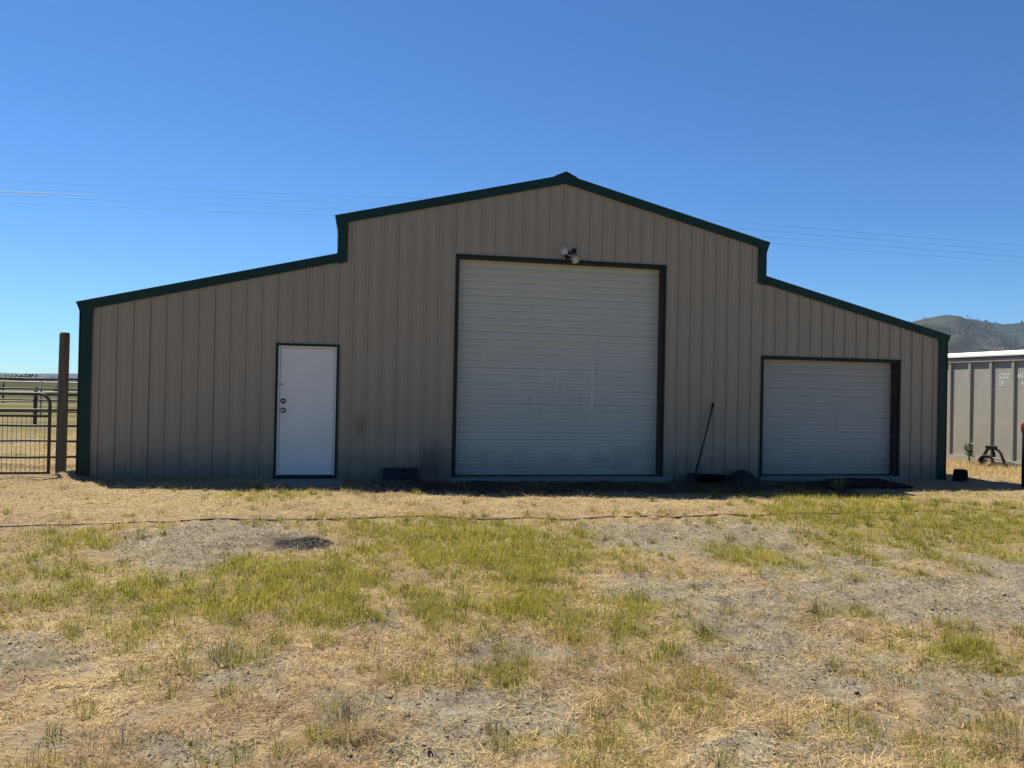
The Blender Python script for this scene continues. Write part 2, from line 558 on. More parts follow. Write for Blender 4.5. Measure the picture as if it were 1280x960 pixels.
def ground_material():
    m = bpy.data.materials.new('yard_ground')
    m.use_nodes = True
    t = m.node_tree
    p = t.nodes['Principled BSDF']
    g = t.nodes.new('ShaderNodeNewGeometry')
    pos = g.outputs['Position']
    a = node(t, 'ShaderNodeAttribute', attribute_name='cover')
    sp = t.nodes.new('ShaderNodeSeparateColor')
    t.links.new(a.outputs['Color'], sp.inputs[0])
    bare, grn, drk = sp.outputs[0], sp.outputs[1], sp.outputs[2]
    n1 = noise(t, pos, 38, 8, .7)
    n2 = noise(t, pos, 6, 6, .6)
    n3 = noise(t, pos, 150, 4, .6)
    soil = mixc(t, remap(t, n2, .3, .7), (.205, .168, .118), (.335, .284, .208))
    soil = mixc(t, remap(t, n1, .40, .58), mixc(t, .65, soil, (.075, .060, .043)), soil)
    # matted straw: short strokes from two stretched noises
    st = []
    for ang in (.5, 2.1):
        mp = t.nodes.new('ShaderNodeMapping')
        mp.inputs['Rotation'].default_value = (0, 0, ang)
        mp.inputs['Scale'].default_value = (14, 110, 1)
        t.links.new(pos, mp.inputs[0])
        st.append(noise(t, mp.outputs[0], 1.0, 3, .6))
    strk = mth(t, 'MAXIMUM', st[0], st[1])
    straw = mixc(t, remap(t, strk, .45, .68), (.150, .112, .068), (.48, .365, .20))
    straw = mixc(t, remap(t, n2, .35, .7, 0, .5), straw, (.27, .205, .125))
    b2 = mth(t, 'ADD', bare, mth(t, 'MULTIPLY', mth(t, 'SUBTRACT', n1, .5), 1.1))
    base = mixc(t, remap(t, b2, .15, .55), straw, soil)
    base = mixc(t, remap(t, mth(t, 'MULTIPLY', grn, n1), .18, .45, 0, .55), base, (.17, .15, .035))
    base = mixc(t, mth(t, 'MULTIPLY', drk, remap(t, n1, .3, .6, .75, 1)), base, (.045, .034, .025))  # barn shade deepened in the ground colour, plus dark earth at the heap
    # pasture beyond the yard
    sx = t.nodes.new('ShaderNodeSeparateXYZ')
    t.links.new(pos, sx.inputs[0])
    mpf = t.nodes.new('ShaderNodeMapping')
    mpf.inputs['Scale'].default_value = (.03, .12, 1)
    t.links.new(pos, mpf.inputs[0])
    nf = noise(t, mpf.outputs[0], 1.0, 5, .6)
    past = mixc(t, remap(t, nf, .40, .60), (.20, .165, .095), (.085, .10, .040))
    far2 = mixc(t, remap(t, nf, .35, .65), (.042, .050, .028), (.085, .082, .048))
    past = mixc(t, remap(t, sx.outputs[1], 35, 70), past, far2)
    base = mixc(t, remap(t, sx.outputs[1], 6, 14), base, past)
    t.links.new(base, p.inputs['Base Color'])
    p.inputs['Roughness'].default_value = 1.0
    p.inputs['Specular IOR Level'].default_value = 0.0
    bp = t.nodes.new('ShaderNodeBump')
    bp.inputs['Strength'].default_value = .9
    bp.inputs['Distance'].default_value = .012
    hsum = mth(t, 'ADD', mth(t, 'ADD', n1, mth(t, 'MULTIPLY', n3, .5)), mth(t, 'MULTIPLY', strk, .6))
    t.links.new(hsum, bp.inputs['Height'])
    t.links.new(bp.outputs[0], p.inputs['Normal'])
    return m


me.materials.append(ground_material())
ground = bpy.data.objects.new('ground', me)
COL.objects.link(ground)
tag(ground, kind='structure')


# ------------------------------------------------------------------ far hills and trees
def hill_material(name, c1, c2, c3, sc):
    m = bpy.data.materials.new(name)
    m.use_nodes = True
    t = m.node_tree
    p = t.nodes['Principled BSDF']
    g = t.nodes.new('ShaderNodeNewGeometry')
    a = noise(t, g.outputs['Position'], sc, 8, .7)
    b = noise(t, g.outputs['Position'], sc * 9, 5, .7)
    c = mixc(t, remap(t, a, .38, .62), c1, c2)
    c = mixc(t, remap(t, b, .52, .66), c, c3)
    t.links.new(c, p.inputs['Base Color'])
    p.inputs['Roughness'].default_value = 1
    p.inputs['Specular IOR Level'].default_value = 0
    return m


def ridge(name, crest, depth, mtl, seed, amp, nu=160, nv=60):
    """crest: (x, y, z) along the skyline; slopes fall towards and away from the yard"""
    cr = np.array(crest, float)
    L = np.r_[0, np.cumsum(np.hypot(np.diff(cr[:, 0]), np.diff(cr[:, 1])))]
    s = np.linspace(0, L[-1], nu)
    cx, cy, cz = (np.interp(s, L, cr[:, k]) for k in range(3))
    dirv = np.array([.66, .75])
    v = np.linspace(-1, 1, nv)
    Vv, Ss = np.meshgrid(v, s, indexing='ij')
    X = cx[None, :] + dirv[0] * Vv * depth
    Y = cy[None, :] + dirv[1] * Vv * depth
    prof = np.clip(1 - np.abs(Vv) ** 1.15, 0, 1)
    n = fbm(X / 260, Y / 260, seed, 5, .55) - .5
    n2 = fbm(Ss / 170, Vv * 2, seed + 9, 3) - .5
    Z = cz[None, :] * prof + (n * amp + n2 * amp * 1.3) * np.clip(1 - prof, 0, .6) * np.clip(prof * 5, 0, 1) * 2 + n * amp * .12 - 4
    vv = np.stack([X, Y, Z], -1).reshape(-1, 3)
    f = [(i * nu + j, i * nu + j + 1, (i + 1) * nu + j + 1, (i + 1) * nu + j) for i in range(nv - 1) for j in range(nu - 1)]
    o = MB()
    o.v, o.f = [tuple(a) for a in vv], f
    ob = o.build(name, mtl, smooth=True)
    tag(ob, kind='structure')
    return X, Y, Z, prof


mh = hill_material('dry_hillside', (.042, .047, .040), (.080, .078, .063), (.022, .027, .021), .016)
mh2 = hill_material('forested_ridge', (.026, .034, .026), (.052, .058, .042), (.020, .027, .022), .006)
mh3 = hill_material('far_range', (.06, .07, .07), (.08, .09, .09), (.05, .06, .06), .002)
h1 = ridge('hill', [(1250, 2290, 60), (1450, 2250, 130), (1606, 2214, 190), (1708, 2193, 234), (1758, 2183, 251), (1811, 2172, 265), (1861, 2162, 277), (1908, 2153, 277), (1949, 2144, 260), (2014, 2132, 230), (2078, 2119, 200), (2143, 2106, 170), (2246, 2086, 123), (2500, 2030, 40)], 850, mh, 5, 120)
h2 = ridge('forested_hill', [(2100, 3640, 120), (2654, 3533, 277), (2978, 3467, 402), (3104, 3442, 427), (3203, 3422, 411), (3285, 3406, 399), (3386, 3385, 413), (3549, 3353, 440), (3793, 3304, 470), (4300, 3200, 420), (4800, 3100, 250)], 1100, mh2, 15, 90)
ridge('far_range', [(-4200, 4600, 15), (-3300, 4900, 38), (-2600, 5050, 52), (-2000, 5150, 44), (-1500, 5250, 58), (-900, 5400, 40), (-200, 5500, 30), (800, 5500, 12)], 380, mh3, 25, 10, 120, 24)


def conifers(name, data, count, seed, hmin, hmax, want, label_=None):
    X, Y, Z, prof = data
    rg = np.random.default_rng(seed)
    nv, nu = X.shape
    b = MB()
    k = 0
    while k < count:
        i, j = rg.integers(0, int(nv * .55)), rg.integers(1, nu - 1)
        pz = prof[i, j]
        dens = fbm(np.array([X[i, j] / 120]), np.array([Y[i, j] / 120]), seed, 3)[0]
        if rg.random() > want(pz, dens, X[i, j], nu, j): continue
        x = X[i, j] + rg.normal(0, 14)
        y = Y[i, j] + rg.normal(0, 14)
        h_ = rg.uniform(hmin, hmax)
        z = Z[i, j] - 3
        w = h_ * rg.uniform(.18, .28)
        pts = [(x + w * math.cos(a), y + w * math.sin(a), z + h_ * .12) for a in (0.3, 1.6, 2.8, 4.0, 5.2)]
        b.add(pts + [(x, y, z + h_ + 2.5)], [(0, 1, 5), (1, 2, 5), (2, 3, 5), (3, 4, 5), (4, 0, 5)])
        k += 1
    o = b.build(name, mat(name + '_needles', (.022, .032, .020), 1, var=.3, vscale=.02, spec=0))
    tag(o, kind='stuff')
    return o


def near_crest(h): return 1


c1 = conifers('hillside_conifers', h1, 2200, 3, 4, 8, lambda p_, d_, x_, n_, j_: (.9 if (p_ > .93 and x_ > 1890) else .0) + (.5 if (d_ > .56) else .10) * (1 if p_ < .8 else .3))
tag(c1, 'scattered dark conifers on the dry hillside behind the barn', 'trees')
c2 = conifers('forest', h2, 2600, 4, 10, 18, lambda p_, d_, x_, n_, j_: .35 + .6 * (d_ > .45))
tag(c2, 'dark conifer forest covering the far ridge', 'forest')


def leaf_mass(name, spots, mtl, seed, label_, cat):
    rg = np.random.default_rng(seed)
    b = MB()
    for (x, y, w, h_) in spots:
        b.tube([(x, y, -.1), (x, y, h_ * .4)], [h_ * .05, h_ * .03], 5)
        n = 90
        for _ in range(n):
            a, rr = rg.uniform(0, 6.283), rg.random() ** .5
            zz = rg.uniform(.12, 1)
            rad = w * rr * math.sqrt(max(0.05, 1 - (zz - .5) ** 2 * 3))
            c = Vector((x + rad * math.cos(a), y + rad * math.sin(a), h_ * zz))
            s_ = h_ * rg.uniform(.06, .16)
            d1 = Vector(rg.normal(0, 1, 3)).normalized() * s_
            d2 = Vector(rg.normal(0, 1, 3)).normalized() * s_
            b.add([c - d1, c + d2, c + d1, c - d2], [(0, 1, 2, 3)])
    o = b.build(name, mtl)
    return tag(o, label_, cat, kind='stuff')


mt = mat('tree_leaves', (.040, .058, .026), .9, var=.4, vscale=.3, spec=.1)
sp_ = []
rg_ = np.random.default_rng(5)
for k in range(110):
    d = rg_.uniform(420, 620)
    a = R(rg_.uniform(-34, 2))
    hgt = rg_.uniform(2.0, 4.2) * (1.5 if rg_.random() < .15 else 1)
    sp_.append((CAM.x + d * math.sin(a), CAM.y + d * math.cos(a), hgt * rg_.uniform(.8, 1.9), hgt))
leaf_mass('distant_tree_line', sp_, mt, 6, 'low dark line of trees on the horizon left of the barn', 'trees')
sp_ = [(-21 - k * 2.2 + rg_.uniform(-1, 1), 60 + rg_.uniform(-6, 25), .7, rg_.uniform(.5, .9)) for k in range(8)]
leaf_mass('pasture_brush', sp_, mt, 8, 'dark low brush dotted over the pasture behind the fences', 'brush')

# ------------------------------------------------------------------ barn
HW, MWD = 7.316, 3.658        # half width, half width of the raised middle
LEN = 11.0
barn = empty('barn', (0, 0, 0))
tag(barn, 'tan ribbed steel barn with raised middle and dark green trim', 'barn')


def ztop(x):
    ax = abs(x)
    return 5.007 - .2457 * ax if ax < MWD else 3.502 - .245 * (ax - MWD)


OPEN = [(-4.561, -3.612, 0.0, 2.067), (-1.791, 1.807, 0.0, 3.594), (3.618, 6.371, 0.0, 2.103)]
PER = .2286


def profile(c):
    o = [(c + .020, 0), (c + .0642, 0), (c + .0702, -.004), (c + .0822, -.004), (c + .0882, 0), (c + .1404, 0), (c + .1464, -.004), (c + .1584, -.004), (c + .1644, 0),
         (c + PER - .021, 0), (c + PER - .012, -.024), (c + PER + .012, -.024)]
    return o


def wall_strip(x0, x1):
    """ribbed sheet of the front wall between two x, cut round the openings"""
    pr = []
    k0 = int(math.floor(x0 / PER)) - 1
    k1 = int(math.ceil(x1 / PER)) + 1
    for k in range(k0, k1 + 1):
        pr += profile(k * PER)
    px = [a for a, _ in pr]
    py = [b for _, b in pr]
    cuts = {x0, x1}
    for a in px: cuts.add(a)
    for (a, b_, c_, d_) in OPEN: cuts |= {a, b_}
    cuts |= {-MWD, MWD, 0.0}
    xs = sorted(c for c in cuts if x0 - 1e-6 <= c <= x1 + 1e-6)
    b = MB()
    for a, c in zip(xs[:-1], xs[1:]):
        if c - a < 1e-5: continue
        m_ = (a + c) / 2
        ya, yc = np.interp(a, px, py), np.interp(c, px, py)
        e = 1e-6
        ta, tc_ = ztop(a + e if abs(m_) > abs(a) else a - math.copysign(e, a)), ztop(c)
        # tops belong to the side of the step that this strip lies on
        inner = abs(m_) < MWD
        f = (lambda x: 5.007 - .2457 * abs(x)) if inner else (lambda x: 3.502 - .245 * (abs(x) - MWD))
        ta, tc_ = f(a) - .03, f(c) - .03
        lo = -.10
        for (oa, ob, oz0, oz1) in OPEN:
            if oa - 1e-6 <= m_ <= ob + 1e-6: lo = oz1
        b.add([(a, ya, lo), (c, yc, lo), (c, yc, tc_), (a, ya, ta)], [(0, 1, 2, 3)])
    return b


edges = [-HW] + [(-32 + 4 * k) * PER + .030 for k in range(1, 16)] + [HW]
for k, (a, c) in enumerate(zip(edges[:-1], edges[1:])):
    p = wall_strip(a, c - .002).build('wall_panel', M['wall'], barn)
    # lap edge of the sheet: a small return so that the joint reads
    lap = MB().box(c - .006, c - .0025, -.0035, .004, -.1, min(ztop(a), ztop(c)) - .05) if not any(oa < c < ob for oa, ob, _, _ in OPEN) else None
    if lap and abs(c) < HW - .1: lap.build('lap_edge', M['wall'], p)
# sides, back and roof
for sx in (-1, 1):
    b = MB()
    x = sx * (HW - .002)
    n = int(LEN / PER)
    ys = []
    for k in range(n):
        ys += [(k * PER + .03, 0), (k * PER + PER - .03, 0), (k * PER + PER - .013, .021), (k * PER + PER + .013, .021)]
    for (ya, da), (yb, db) in zip(ys[:-1], ys[1:]):
        b.add([(x + sx * da, ya, -.1), (x + sx * db, yb, -.1), (x + sx * db, yb, 2.55), (x + sx * da, ya, 2.55)], [(0, 1, 2, 3) if sx < 0 else (3, 2, 1, 0)])
    b.build('side_wall', M['wall'], barn)
    MB().box(sx * MWD - .02, sx * MWD + .02, .05, LEN, 3.3, 4.05).build('upper_side_wall', M['wall'], barn)
    # roof sheets
    MB().prism_y([(sx * (HW + .05), 2.550), (sx * MWD, 3.463), (sx * MWD, 3.498), (sx * (HW + .05), 2.588)][::(1 if sx < 0 else -1)][::-1], -.03, LEN).build('lower_roof', M['roof'], barn)
    MB().prism_y([(sx * (MWD + .05), 4.050), (0, 4.960), (0, 5.000), (sx * (MWD + .05), 4.092)][::(1 if sx < 0 else -1)][::-1], -.03, LEN).build('upper_roof', M['roof'], barn)
poly = [(-HW, -.1), (HW, -.1), (HW, 2.55), (MWD, 3.45), (MWD, 4.05), (0, 4.95), (-MWD, 4.05), (-MWD, 3.45), (-HW, 2.55)]
MB().prism_y(poly, LEN - .03, LEN).build('back_wall', M['wall'], barn)
MB().box(-HW + .02, HW - .02, .02, LEN - .05, -.35, -.012).build('foundation', M['concrete'], barn)

# trim: rakes, corners, eaves, ridge cap
FH = .142
for sx in (-1, 1):
    o = lambda pts: [(sx * x, z) for x, z in pts][::(-1 if sx < 0 else 1)]
    zl = lambda x: 3.502 - .245 * (x - MWD)
    zu = lambda x: 5.007 - .2457 * x
    tip = HW + .085
    MB().prism_y(o([(HW + .004, zl(HW) - .20), (tip, zl(tip)), (MWD + .004, zl(MWD)), (MWD + .004, zl(MWD) - FH), (HW - .15, zl(HW - .15) - FH), (HW - .15, zl(HW) - .20)])[::1], -.052, -.024).build('rake_trim', M['green'], barn)
    tu = MWD + .065
    MB().prism_y(o([(MWD + .004, zu(MWD) - .19), (tu, zu(tu)), (0.002, zu(0)), (0.002, zu(0) - FH - .005), (MWD - .14, zu(MWD - .14) - FH), (MWD - .14, zu(MWD) - .19)]), -.056, -.024).build('rake_trim', M['green'], barn)
    # corner trims
    MB().prism_y(o([(HW - .14, -.10), (HW + .004, -.10), (HW + .004, zl(HW) - .201), (HW - .14, zl(HW) - .201)]), -.036, -.0235).build('corner_trim', M['green'], barn)
    b = MB().box(min(sx * (HW + .0265), sx * (HW + .036)), max(sx * (HW + .0265), sx * (HW + .036)), -.036, .12, -.1, 2.50)
    b.build('corner_return', M['green'], barn)
    MB().prism_y(o([(MWD - .14, zl(MWD) - FH - .02 + .035), (MWD + .004, zl(MWD) - FH - .02), (MWD + .004, zu(MWD) - .191), (MWD - .14, zu(MWD) - .191)]), -.048, -.0235).build('step_corner_trim', M['green'], barn)
    # eaves: sloped trim under the roof edge, along the side
    MB().prism_y(o([(HW + .028, zl(HW) - .20), (tip - .004, zl(tip) - .006), (HW + .028, zl(HW) - .01)]), -.02, LEN).build('eave_trim', M['green'], barn)
    MB().prism_y(o([(MWD + .022, zu(MWD) - .19), (tu - .004, zu(tu) - .006), (MWD + .022, zu(MWD) - .01)]), -.02, LEN).build('eave_trim', M['green'], barn)
MB().prism_y([(-.19, zu(.19) - .004), (-.19, zu(.19) + .012), (0, zu(0) + .052), (.19, zu(.19) + .012), (.19, zu(.19) - .004), (0, zu(0) + .003)][::-1], -.062, LEN).build('ridge_cap', M['green'], barn)


def opening_trim(x0, x1, z1, w=.034, y0=-.034, y1=.0):
    MB().box(x0 - .004, x0 + w, y0, y1, -.02, z1 + .003).build('opening_trim', M['green2'], barn)
    MB().box(x1 - w, x1 + .004, y0, y1, -.02, z1 + .003).build('opening_trim', M['green2'], barn)
    MB().box(x0 + w + .0005, x1 - w - .0005, y0, y1, z1 - w, z1 + .003).build('opening_trim', M['green2'], barn)


def overhead_door(x0, x1, z1, n, mtl, ribs, name, label_):
    """sectional door set back in a timber-lined opening"""
    opening_trim(x0, x1, z1)
    rec = .165
    for xa, xb in ((x0 + .012, x0 + .05), (x1 - .05, x1 - .012)):
        MB().box(xa, xb, .001, rec + .12, -.01, z1 - .012).build('door_jamb', M['wood'], barn)
    MB().box(x0 + .051, x1 - .051, .001, rec + .12, z1 - .050, z1 - .012).build('door_header', M['wood'], barn)
    d = empty(name, (0, 0, 0))
    d.parent = barn
    if label_: d['label'] = label_
    H = (z1 - .045) / n
    xa, xb = x0 + .052, x1 - .052
    pr = [(0.0, .016), (.005, 0)]
    pitch = H / ribs
    for k in range(ribs):
        z = k * pitch
        if k: pr += [(z - .016, 0), (z - .007, .011), (z + .003, .011), (z + .006, 0)]
        pr += [(z + pitch * .40, 0), (z + pitch * .46, -.005), (z + pitch * .62, -.005), (z + pitch * .68, 0)]
    pr += [(H - .010, 0), (H - .002, .016)]
    b = MB()
    for (za, da), (zb, db) in zip(pr[:-1], pr[1:]):
        b.add([(xa, rec + da, za), (xb, rec + da, za), (xb, rec + db, zb), (xa, rec + db, zb)], [(0, 1, 2, 3)])
    b.box(xa, xb, rec + .012, rec + .05, 0, H - .0005)
    first = b.build('door_section', mtl, d)
    first.location = (0, 0, .004)
    for k in range(1, n):
        copy_part(first, d, (0, 0, .004 + k * H))
    MB().box(xa, xb, rec - .008, rec + .045, -.012, .0035).build('bottom_seal', M['black'], d)
    return d


overhead_door(-1.791, 1.807, 3.594, 6, M['shutter'], 5, 'overhead_door', 'tall off-white ribbed overhead door, streaked and scratched')
overhead_door(3.618, 6.371, 2.103, 4, M['shutter2'], 4, 'overhead_door', 'low white ribbed overhead door in the right wing')
# white walk-in door
x0, x1, z1 = OPEN[0][0], OPEN[0][1], OPEN[0][3]
opening_trim(x0, x1, z1, .034)
for a, b_ in ((x0 + .030, x0 + .062), (x1 - .062, x1 - .030)):
    MB().box(a, b_, -.012, .10, .02, z1 - .03).build('door_frame', M['door'], barn)
MB().box(x0 + .0625, x1 - .0625, -.012, .10, z1 - .062, z1 - .03).build('door_frame', M['door'], barn)
MB().box(x0 + .02, x1 - .02, -.06, .12, -.015, .022).build('door_threshold', M['dark'], barn)
wd = MB().box(x0 + .066, x1 - .066, .012, .056, .030, z1 - .066).build('walk_in_door', M['door'], barn, bevel=.002)
for zz, nm in ((1.03, 'door_knob'), (1.175, 'deadbolt')):
    ro = MB().lathe([(0, -.004), (.040, -.004), (.040, .008), (.030, .016), (0, .016)], (-4.442, .010, zz), 20, (0, -1, 0)).build('knob_rose' if nm == 'door_knob' else 'deadbolt_rose', M['dark'], wd, True)
    if nm == 'door_knob':
        MB().lathe([(.012, .014), (.011, .036), (.024, .042), (.029, .054), (.024, .066), (.010, .071), (0, .071)], (-4.442, .010, zz), 18, (0, -1, 0)).build('door_knob', M['steel'], wd, True)
    else:
        MB().lathe([(.021, .014), (.020, .024), (.014, .027), (0, .027)], (-4.442, .010, zz), 18, (0, -1, 0)).build('deadbolt', M['steel'], wd, True)
b = MB().box(-4.53, -4.515, .0, .011, 1.425, 1.445)
b.tube([(-4.522, .004, 1.435), (-4.522, -.012, 1.435), (-4.49, -.014, 1.434), (-4.458, -.004, 1.433), (-4.458, .011, 1.433)], .004, 6)
b.lathe([(0, 0), (.012, 0), (.012, .004), (0, .004)], (-4.458, .011, 1.433), 10, (0, -1, 0))
b.build('door_hook', M['dark'], wd)
# concrete sills
MB().box(-1.86, 1.87, -.26, .60, -.22, -.011).build('door_sill', M['concrete'], barn, bevel=.006)
MB().box(3.56, 6.43, -.16, .60, -.24, -.014).build('door_sill', M['concrete'], barn, bevel=.006)
stoop = MB().box(-4.70, -3.50, -.86, -.04, -.25, -.022).build('stoop', M['concrete'], None, bevel=.01)
tag(stoop, 'low concrete step slab in front of the white walk-in door', 'step')

# flood light over the big door
fl = empty('flood_light', (.06, -.022, 3.675))
tag(fl, 'twin-headed security flood light with black sensor above the big door', 'light')
MB().lathe([(0, 0), (.062, 0), (.062, .022), (.05, .034), (0, .036)], (0, 0, 0), 20, (0, -1, 0)).build('base_plate', M['dark'], fl, True)


def lamp_head(base, tipd, s):
    a = Vector(tipd).normalized()
    p0 = Vector(base)
    h_ = MB()
    h_.tube([(0.0, -.03, -.0), tuple(p0 * .6 + Vector((0, -.02, 0))), tuple(p0)], .011, 8)
    h_.lathe([(0, -.01), (.024, -.005), (.030, .03), (.034, .065), (.060, .10), (.066, .125), (.060, .125), (.050, .108)], p0, 18, a)
    hd = h_.build('lamp_head', M['lampw'], fl, True)
    MB().lathe([(.052, .106), (.040, .118), (.020, .126), (0, .128)], p0, 16, a).build('lamp_glass', M['glass'], hd, True)


lamp_head((-.035, -.075, .02), (-.55, -.75, .12), 1)
lamp_head((.065, -.075, -.03), (.25, -.75, -.62), 1)
b = MB().tube([(.03, -.03, .0), (.07, -.05, .03)], .010, 8)
b.lathe([(0, -.035), (.030, -.030), (.042, -.01), (.042, .02), (.030, .042), (0, .048)], (.085, -.075, .055), 16, (.1, -.5, .8))
b.build('motion_sensor', M['dark'], fl, True)

# ------------------------------------------------------------------ things along the wall
def Z(x, y): return float(gh(np.array([x]), np.array([y]))[0])


def concrete_block(x, y, rz, mtl, label_):
    b = MB()
    L_, D_, H_ = .26, .20, .195
    poly_o = [(-L_ / 2, -D_ / 2), (L_ / 2, -D_ / 2), (L_ / 2, D_ / 2), (-L_ / 2, D_ / 2)]
    b.box(-L_ / 2, L_ / 2, -D_ / 2, D_ / 2, 0, H_ - .03)
    b.box(-L_ / 2, L_ / 2, -D_ / 2, -D_ / 2 + .035, H_ - .03, H_)
    b.box(-L_ / 2, L_ / 2, D_ / 2 - .035, D_ / 2, H_ - .03, H_)
    for xx in (-L_ / 2, -.0175, L_ / 2 - .035):
        b.box(xx, xx + .035, -D_ / 2 + .035, D_ / 2 - .035, H_ - .03, H_)
    o = b.build('concrete_block', mtl)
    o.location = (x, y, Z(x, y) - .015)
    o.rotation_euler = (0, 0, rz)
    return tag(o, label_, 'block', 'concrete blocks by the big door')


concrete_block(-2.765, -.17, .04, M['block'], 'blue-grey concrete block at the wall foot, nearer the white door')
concrete_block(-2.49, -.18, -.06, M['block2'], 'nearly black concrete block at the wall foot, nearer the big door')

sh = empty('shovel', (2.26, -.30, Z(2.26, -.30)))
tag(sh, 'dark long-handled shovel leaning against the wall right of the big door', 'shovel')
tipv = Vector((2.707, -.035, 1.24)) - sh.location
bot = Vector((.02, -.01, .16))
MB().tube([bot, bot.lerp(tipv, .5) + Vector((.004, -.004, 0)), tipv - (tipv - bot).normalized() * .035], [.017, .016, .016], 10).build('handle', M['handle'], sh, True)
MB().lathe([(0, -.04), (.019, -.035), (.022, 0), (.016, .018), (0, .02)], tipv, 10, tipv - bot).build('handle_end', M['black'], sh, True)
b = MB().tube([(-.035, 0, .06), bot, bot.lerp(tipv, .16)], [.012, .021, .019], 8)
rows = []
for k in range(7):
    t_ = k / 6
    w_ = .115 * (1 - .25 * t_ ** 2)
    c_ = Vector((.0, -.01, .15)).lerp(Vector((-.06, -.06, .0)), t_)
    rows.append([c_ + Vector((w_ * s_, -.03 * (1 - abs(s_) ** 2) + .02, 0)) for s_ in (-1, -.5, 0, .5, 1)])
vs_ = [v for r_ in rows for v in r_] + [v + Vector((0, .004, .002)) for r_ in rows for v in r_]
fs_ = []
for i in range(6):
    for j in range(4):
        a = i * 5 + j
        fs_ += [(a, a + 1, a + 6, a + 5), (a + 35, a + 40, a + 41, a + 36)]
for i in range(6):
    fs_ += [(i * 5, i * 5 + 5, i * 5 + 40, i * 5 + 35), (i * 5 + 4, i * 5 + 39, i * 5 + 44, i * 5 + 9)]
b.add(vs_, fs_)
b.build('blade', M['dark'], sh)

# black rubber feed pan
fp = MB()
fp.lathe([(0, .015), (.24, .015), (.30, .165), (.325, .175), (.33, .16), (.318, .150), (.265, .0), (0, 0)], (0, 0, 0), 26)
o = fp.build('feed_pan', M['black'], None, True)
o.scale = (.95, .55, .62)
o.location = (2.55, -.26, Z(2.55, -.26) - .005)
tag(o, 'low black rubber feed pan on the ground beside the shovel', 'feed pan')

# crumpled tarp
tb = MB()
n_, m_ = 26, 14
pts = []
for i in range(n_ + 1):
    for j in range(m_ + 1):
        u_, v_ = i / n_ * 2 - 1, j / m_ * 2 - 1
        e_ = max(0, 1 - abs(u_) ** 2.2) * max(0, 1 - abs(v_) ** 2)
        hh = .20 * e_ ** .8 * (1 if u_ < -.1 else 1 - .55 * (u_ + .1)) + .05 * (vn(np.array([u_ * 4 + 9]), np.array([v_ * 3 + 5]), 4)[0] - .4) * (e_ ** .4) + .03 * (vn(np.array([u_ * 11]), np.array([v_ * 8]), 9)[0] - .5) * (e_ ** .3)
        pts.append((u_ * .27, v_ * .16, max(hh, -.01)))
tb.add(pts, [(i * (m_ + 1) + j, (i + 1) * (m_ + 1) + j, (i + 1) * (m_ + 1) + j + 1, i * (m_ + 1) + j + 1) for i in range(n_) for j in range(m_)])
o = tb.build('tarp', M['tarp'], None)
o.location = (3.20, -.22, Z(3.2, -.22) - .005)
tag(o, 'small crumpled black tarp heaped between shovel and right door', 'tarp')

# rubber mat in front of the right door
mb_ = MB()
cor = [Vector((4.79, -.24)), Vector((5.78, -.26)), Vector((5.62, -1.36)), Vector((4.02, -1.30))]
n_ = 22
top_, bot_ = [], []
for i in range(n_ + 1):
    for j in range(n_ + 1):
        u_, v_ = i / n_, j / n_
        p_ = cor[0].lerp(cor[1], u_).lerp(cor[3].lerp(cor[2], u_), v_)
        z_ = float(gh(np.array([p_.x]), np.array([p_.y]))[0]) * .5 + (-.075) * .5 + .035 + .03 * vn(np.array([u_ * 3.0 + 2]), np.array([v_ * 3.0]), 6)[0]
        top_.append((p_.x, p_.y, z_))
        bot_.append((p_.x, p_.y, z_ - .018))
K = n_ + 1
fs_ = [(i * K + j, i * K + j + 1, (i + 1) * K + j + 1, (i + 1) * K + j) for i in range(n_) for j in range(n_)]
fb = [tuple(q_ + K * K for q_ in f[::-1]) for f in fs_]
rim = [i * K for i in range(K)] + [n_ * K + j for j in range(1, K)] + [i * K + n_ for i in range(n_ - 1, -1, -1)] + [j for j in range(n_ - 1, 0, -1)]
fr = [(rim[i], rim[i] + K * K, rim[(i + 1) % len(rim)] + K * K, rim[(i + 1) % len(rim)]) for i in range(len(rim))]
mb_.add(top_ + bot_, fs_ + fb + fr)
o = mb_.build('rubber_mat', M['black'], None)
tag(o, 'flat black rubber mat lying before the low right door', 'mat')

# upturned black bucket
bk = empty('bucket', (7.46, -.26, Z(7.46, -.26) - .01), .3)
bk.scale = (.88, .88, .85)
tag(bk, 'black bucket standing upside down at the right barn corner', 'bucket')
MB().lathe([(0, 0), (.155, 0), (.158, .03), (.148, .035), (.128, .24), (.118, .26), (.10, .264), (.098, .256), (0, .256)], (0, 0, 0), 28).build('body', M['black'], bk, True)
MB().tube([(.15 * math.cos(a), .15 * math.sin(a) * .25 - .13, .02 + .02 * math.sin(a)) for a in [math.pi * k / 14 for k in range(15)]], .004, 6).build('handle', M['galv'], bk, True)

# ------------------------------------------------------------------ left: post, gate, fences
po = MB()
n_ = 14
prof_ = [(.075, -.3), (.075, .3), (.073, 1.2), (.071, 2.15), (.066, 2.185), (.0, 2.19)]
po.lathe(prof_, (0, 0, 0), n_)
o = po.build('wooden_post', M['post'], None, True)
o.location = (-7.735, .50, -.03)
o.rotation_euler = (0, R(.3), 0)
tag(o, 'tall thick weathered round wooden post beside the barn corner', 'post')

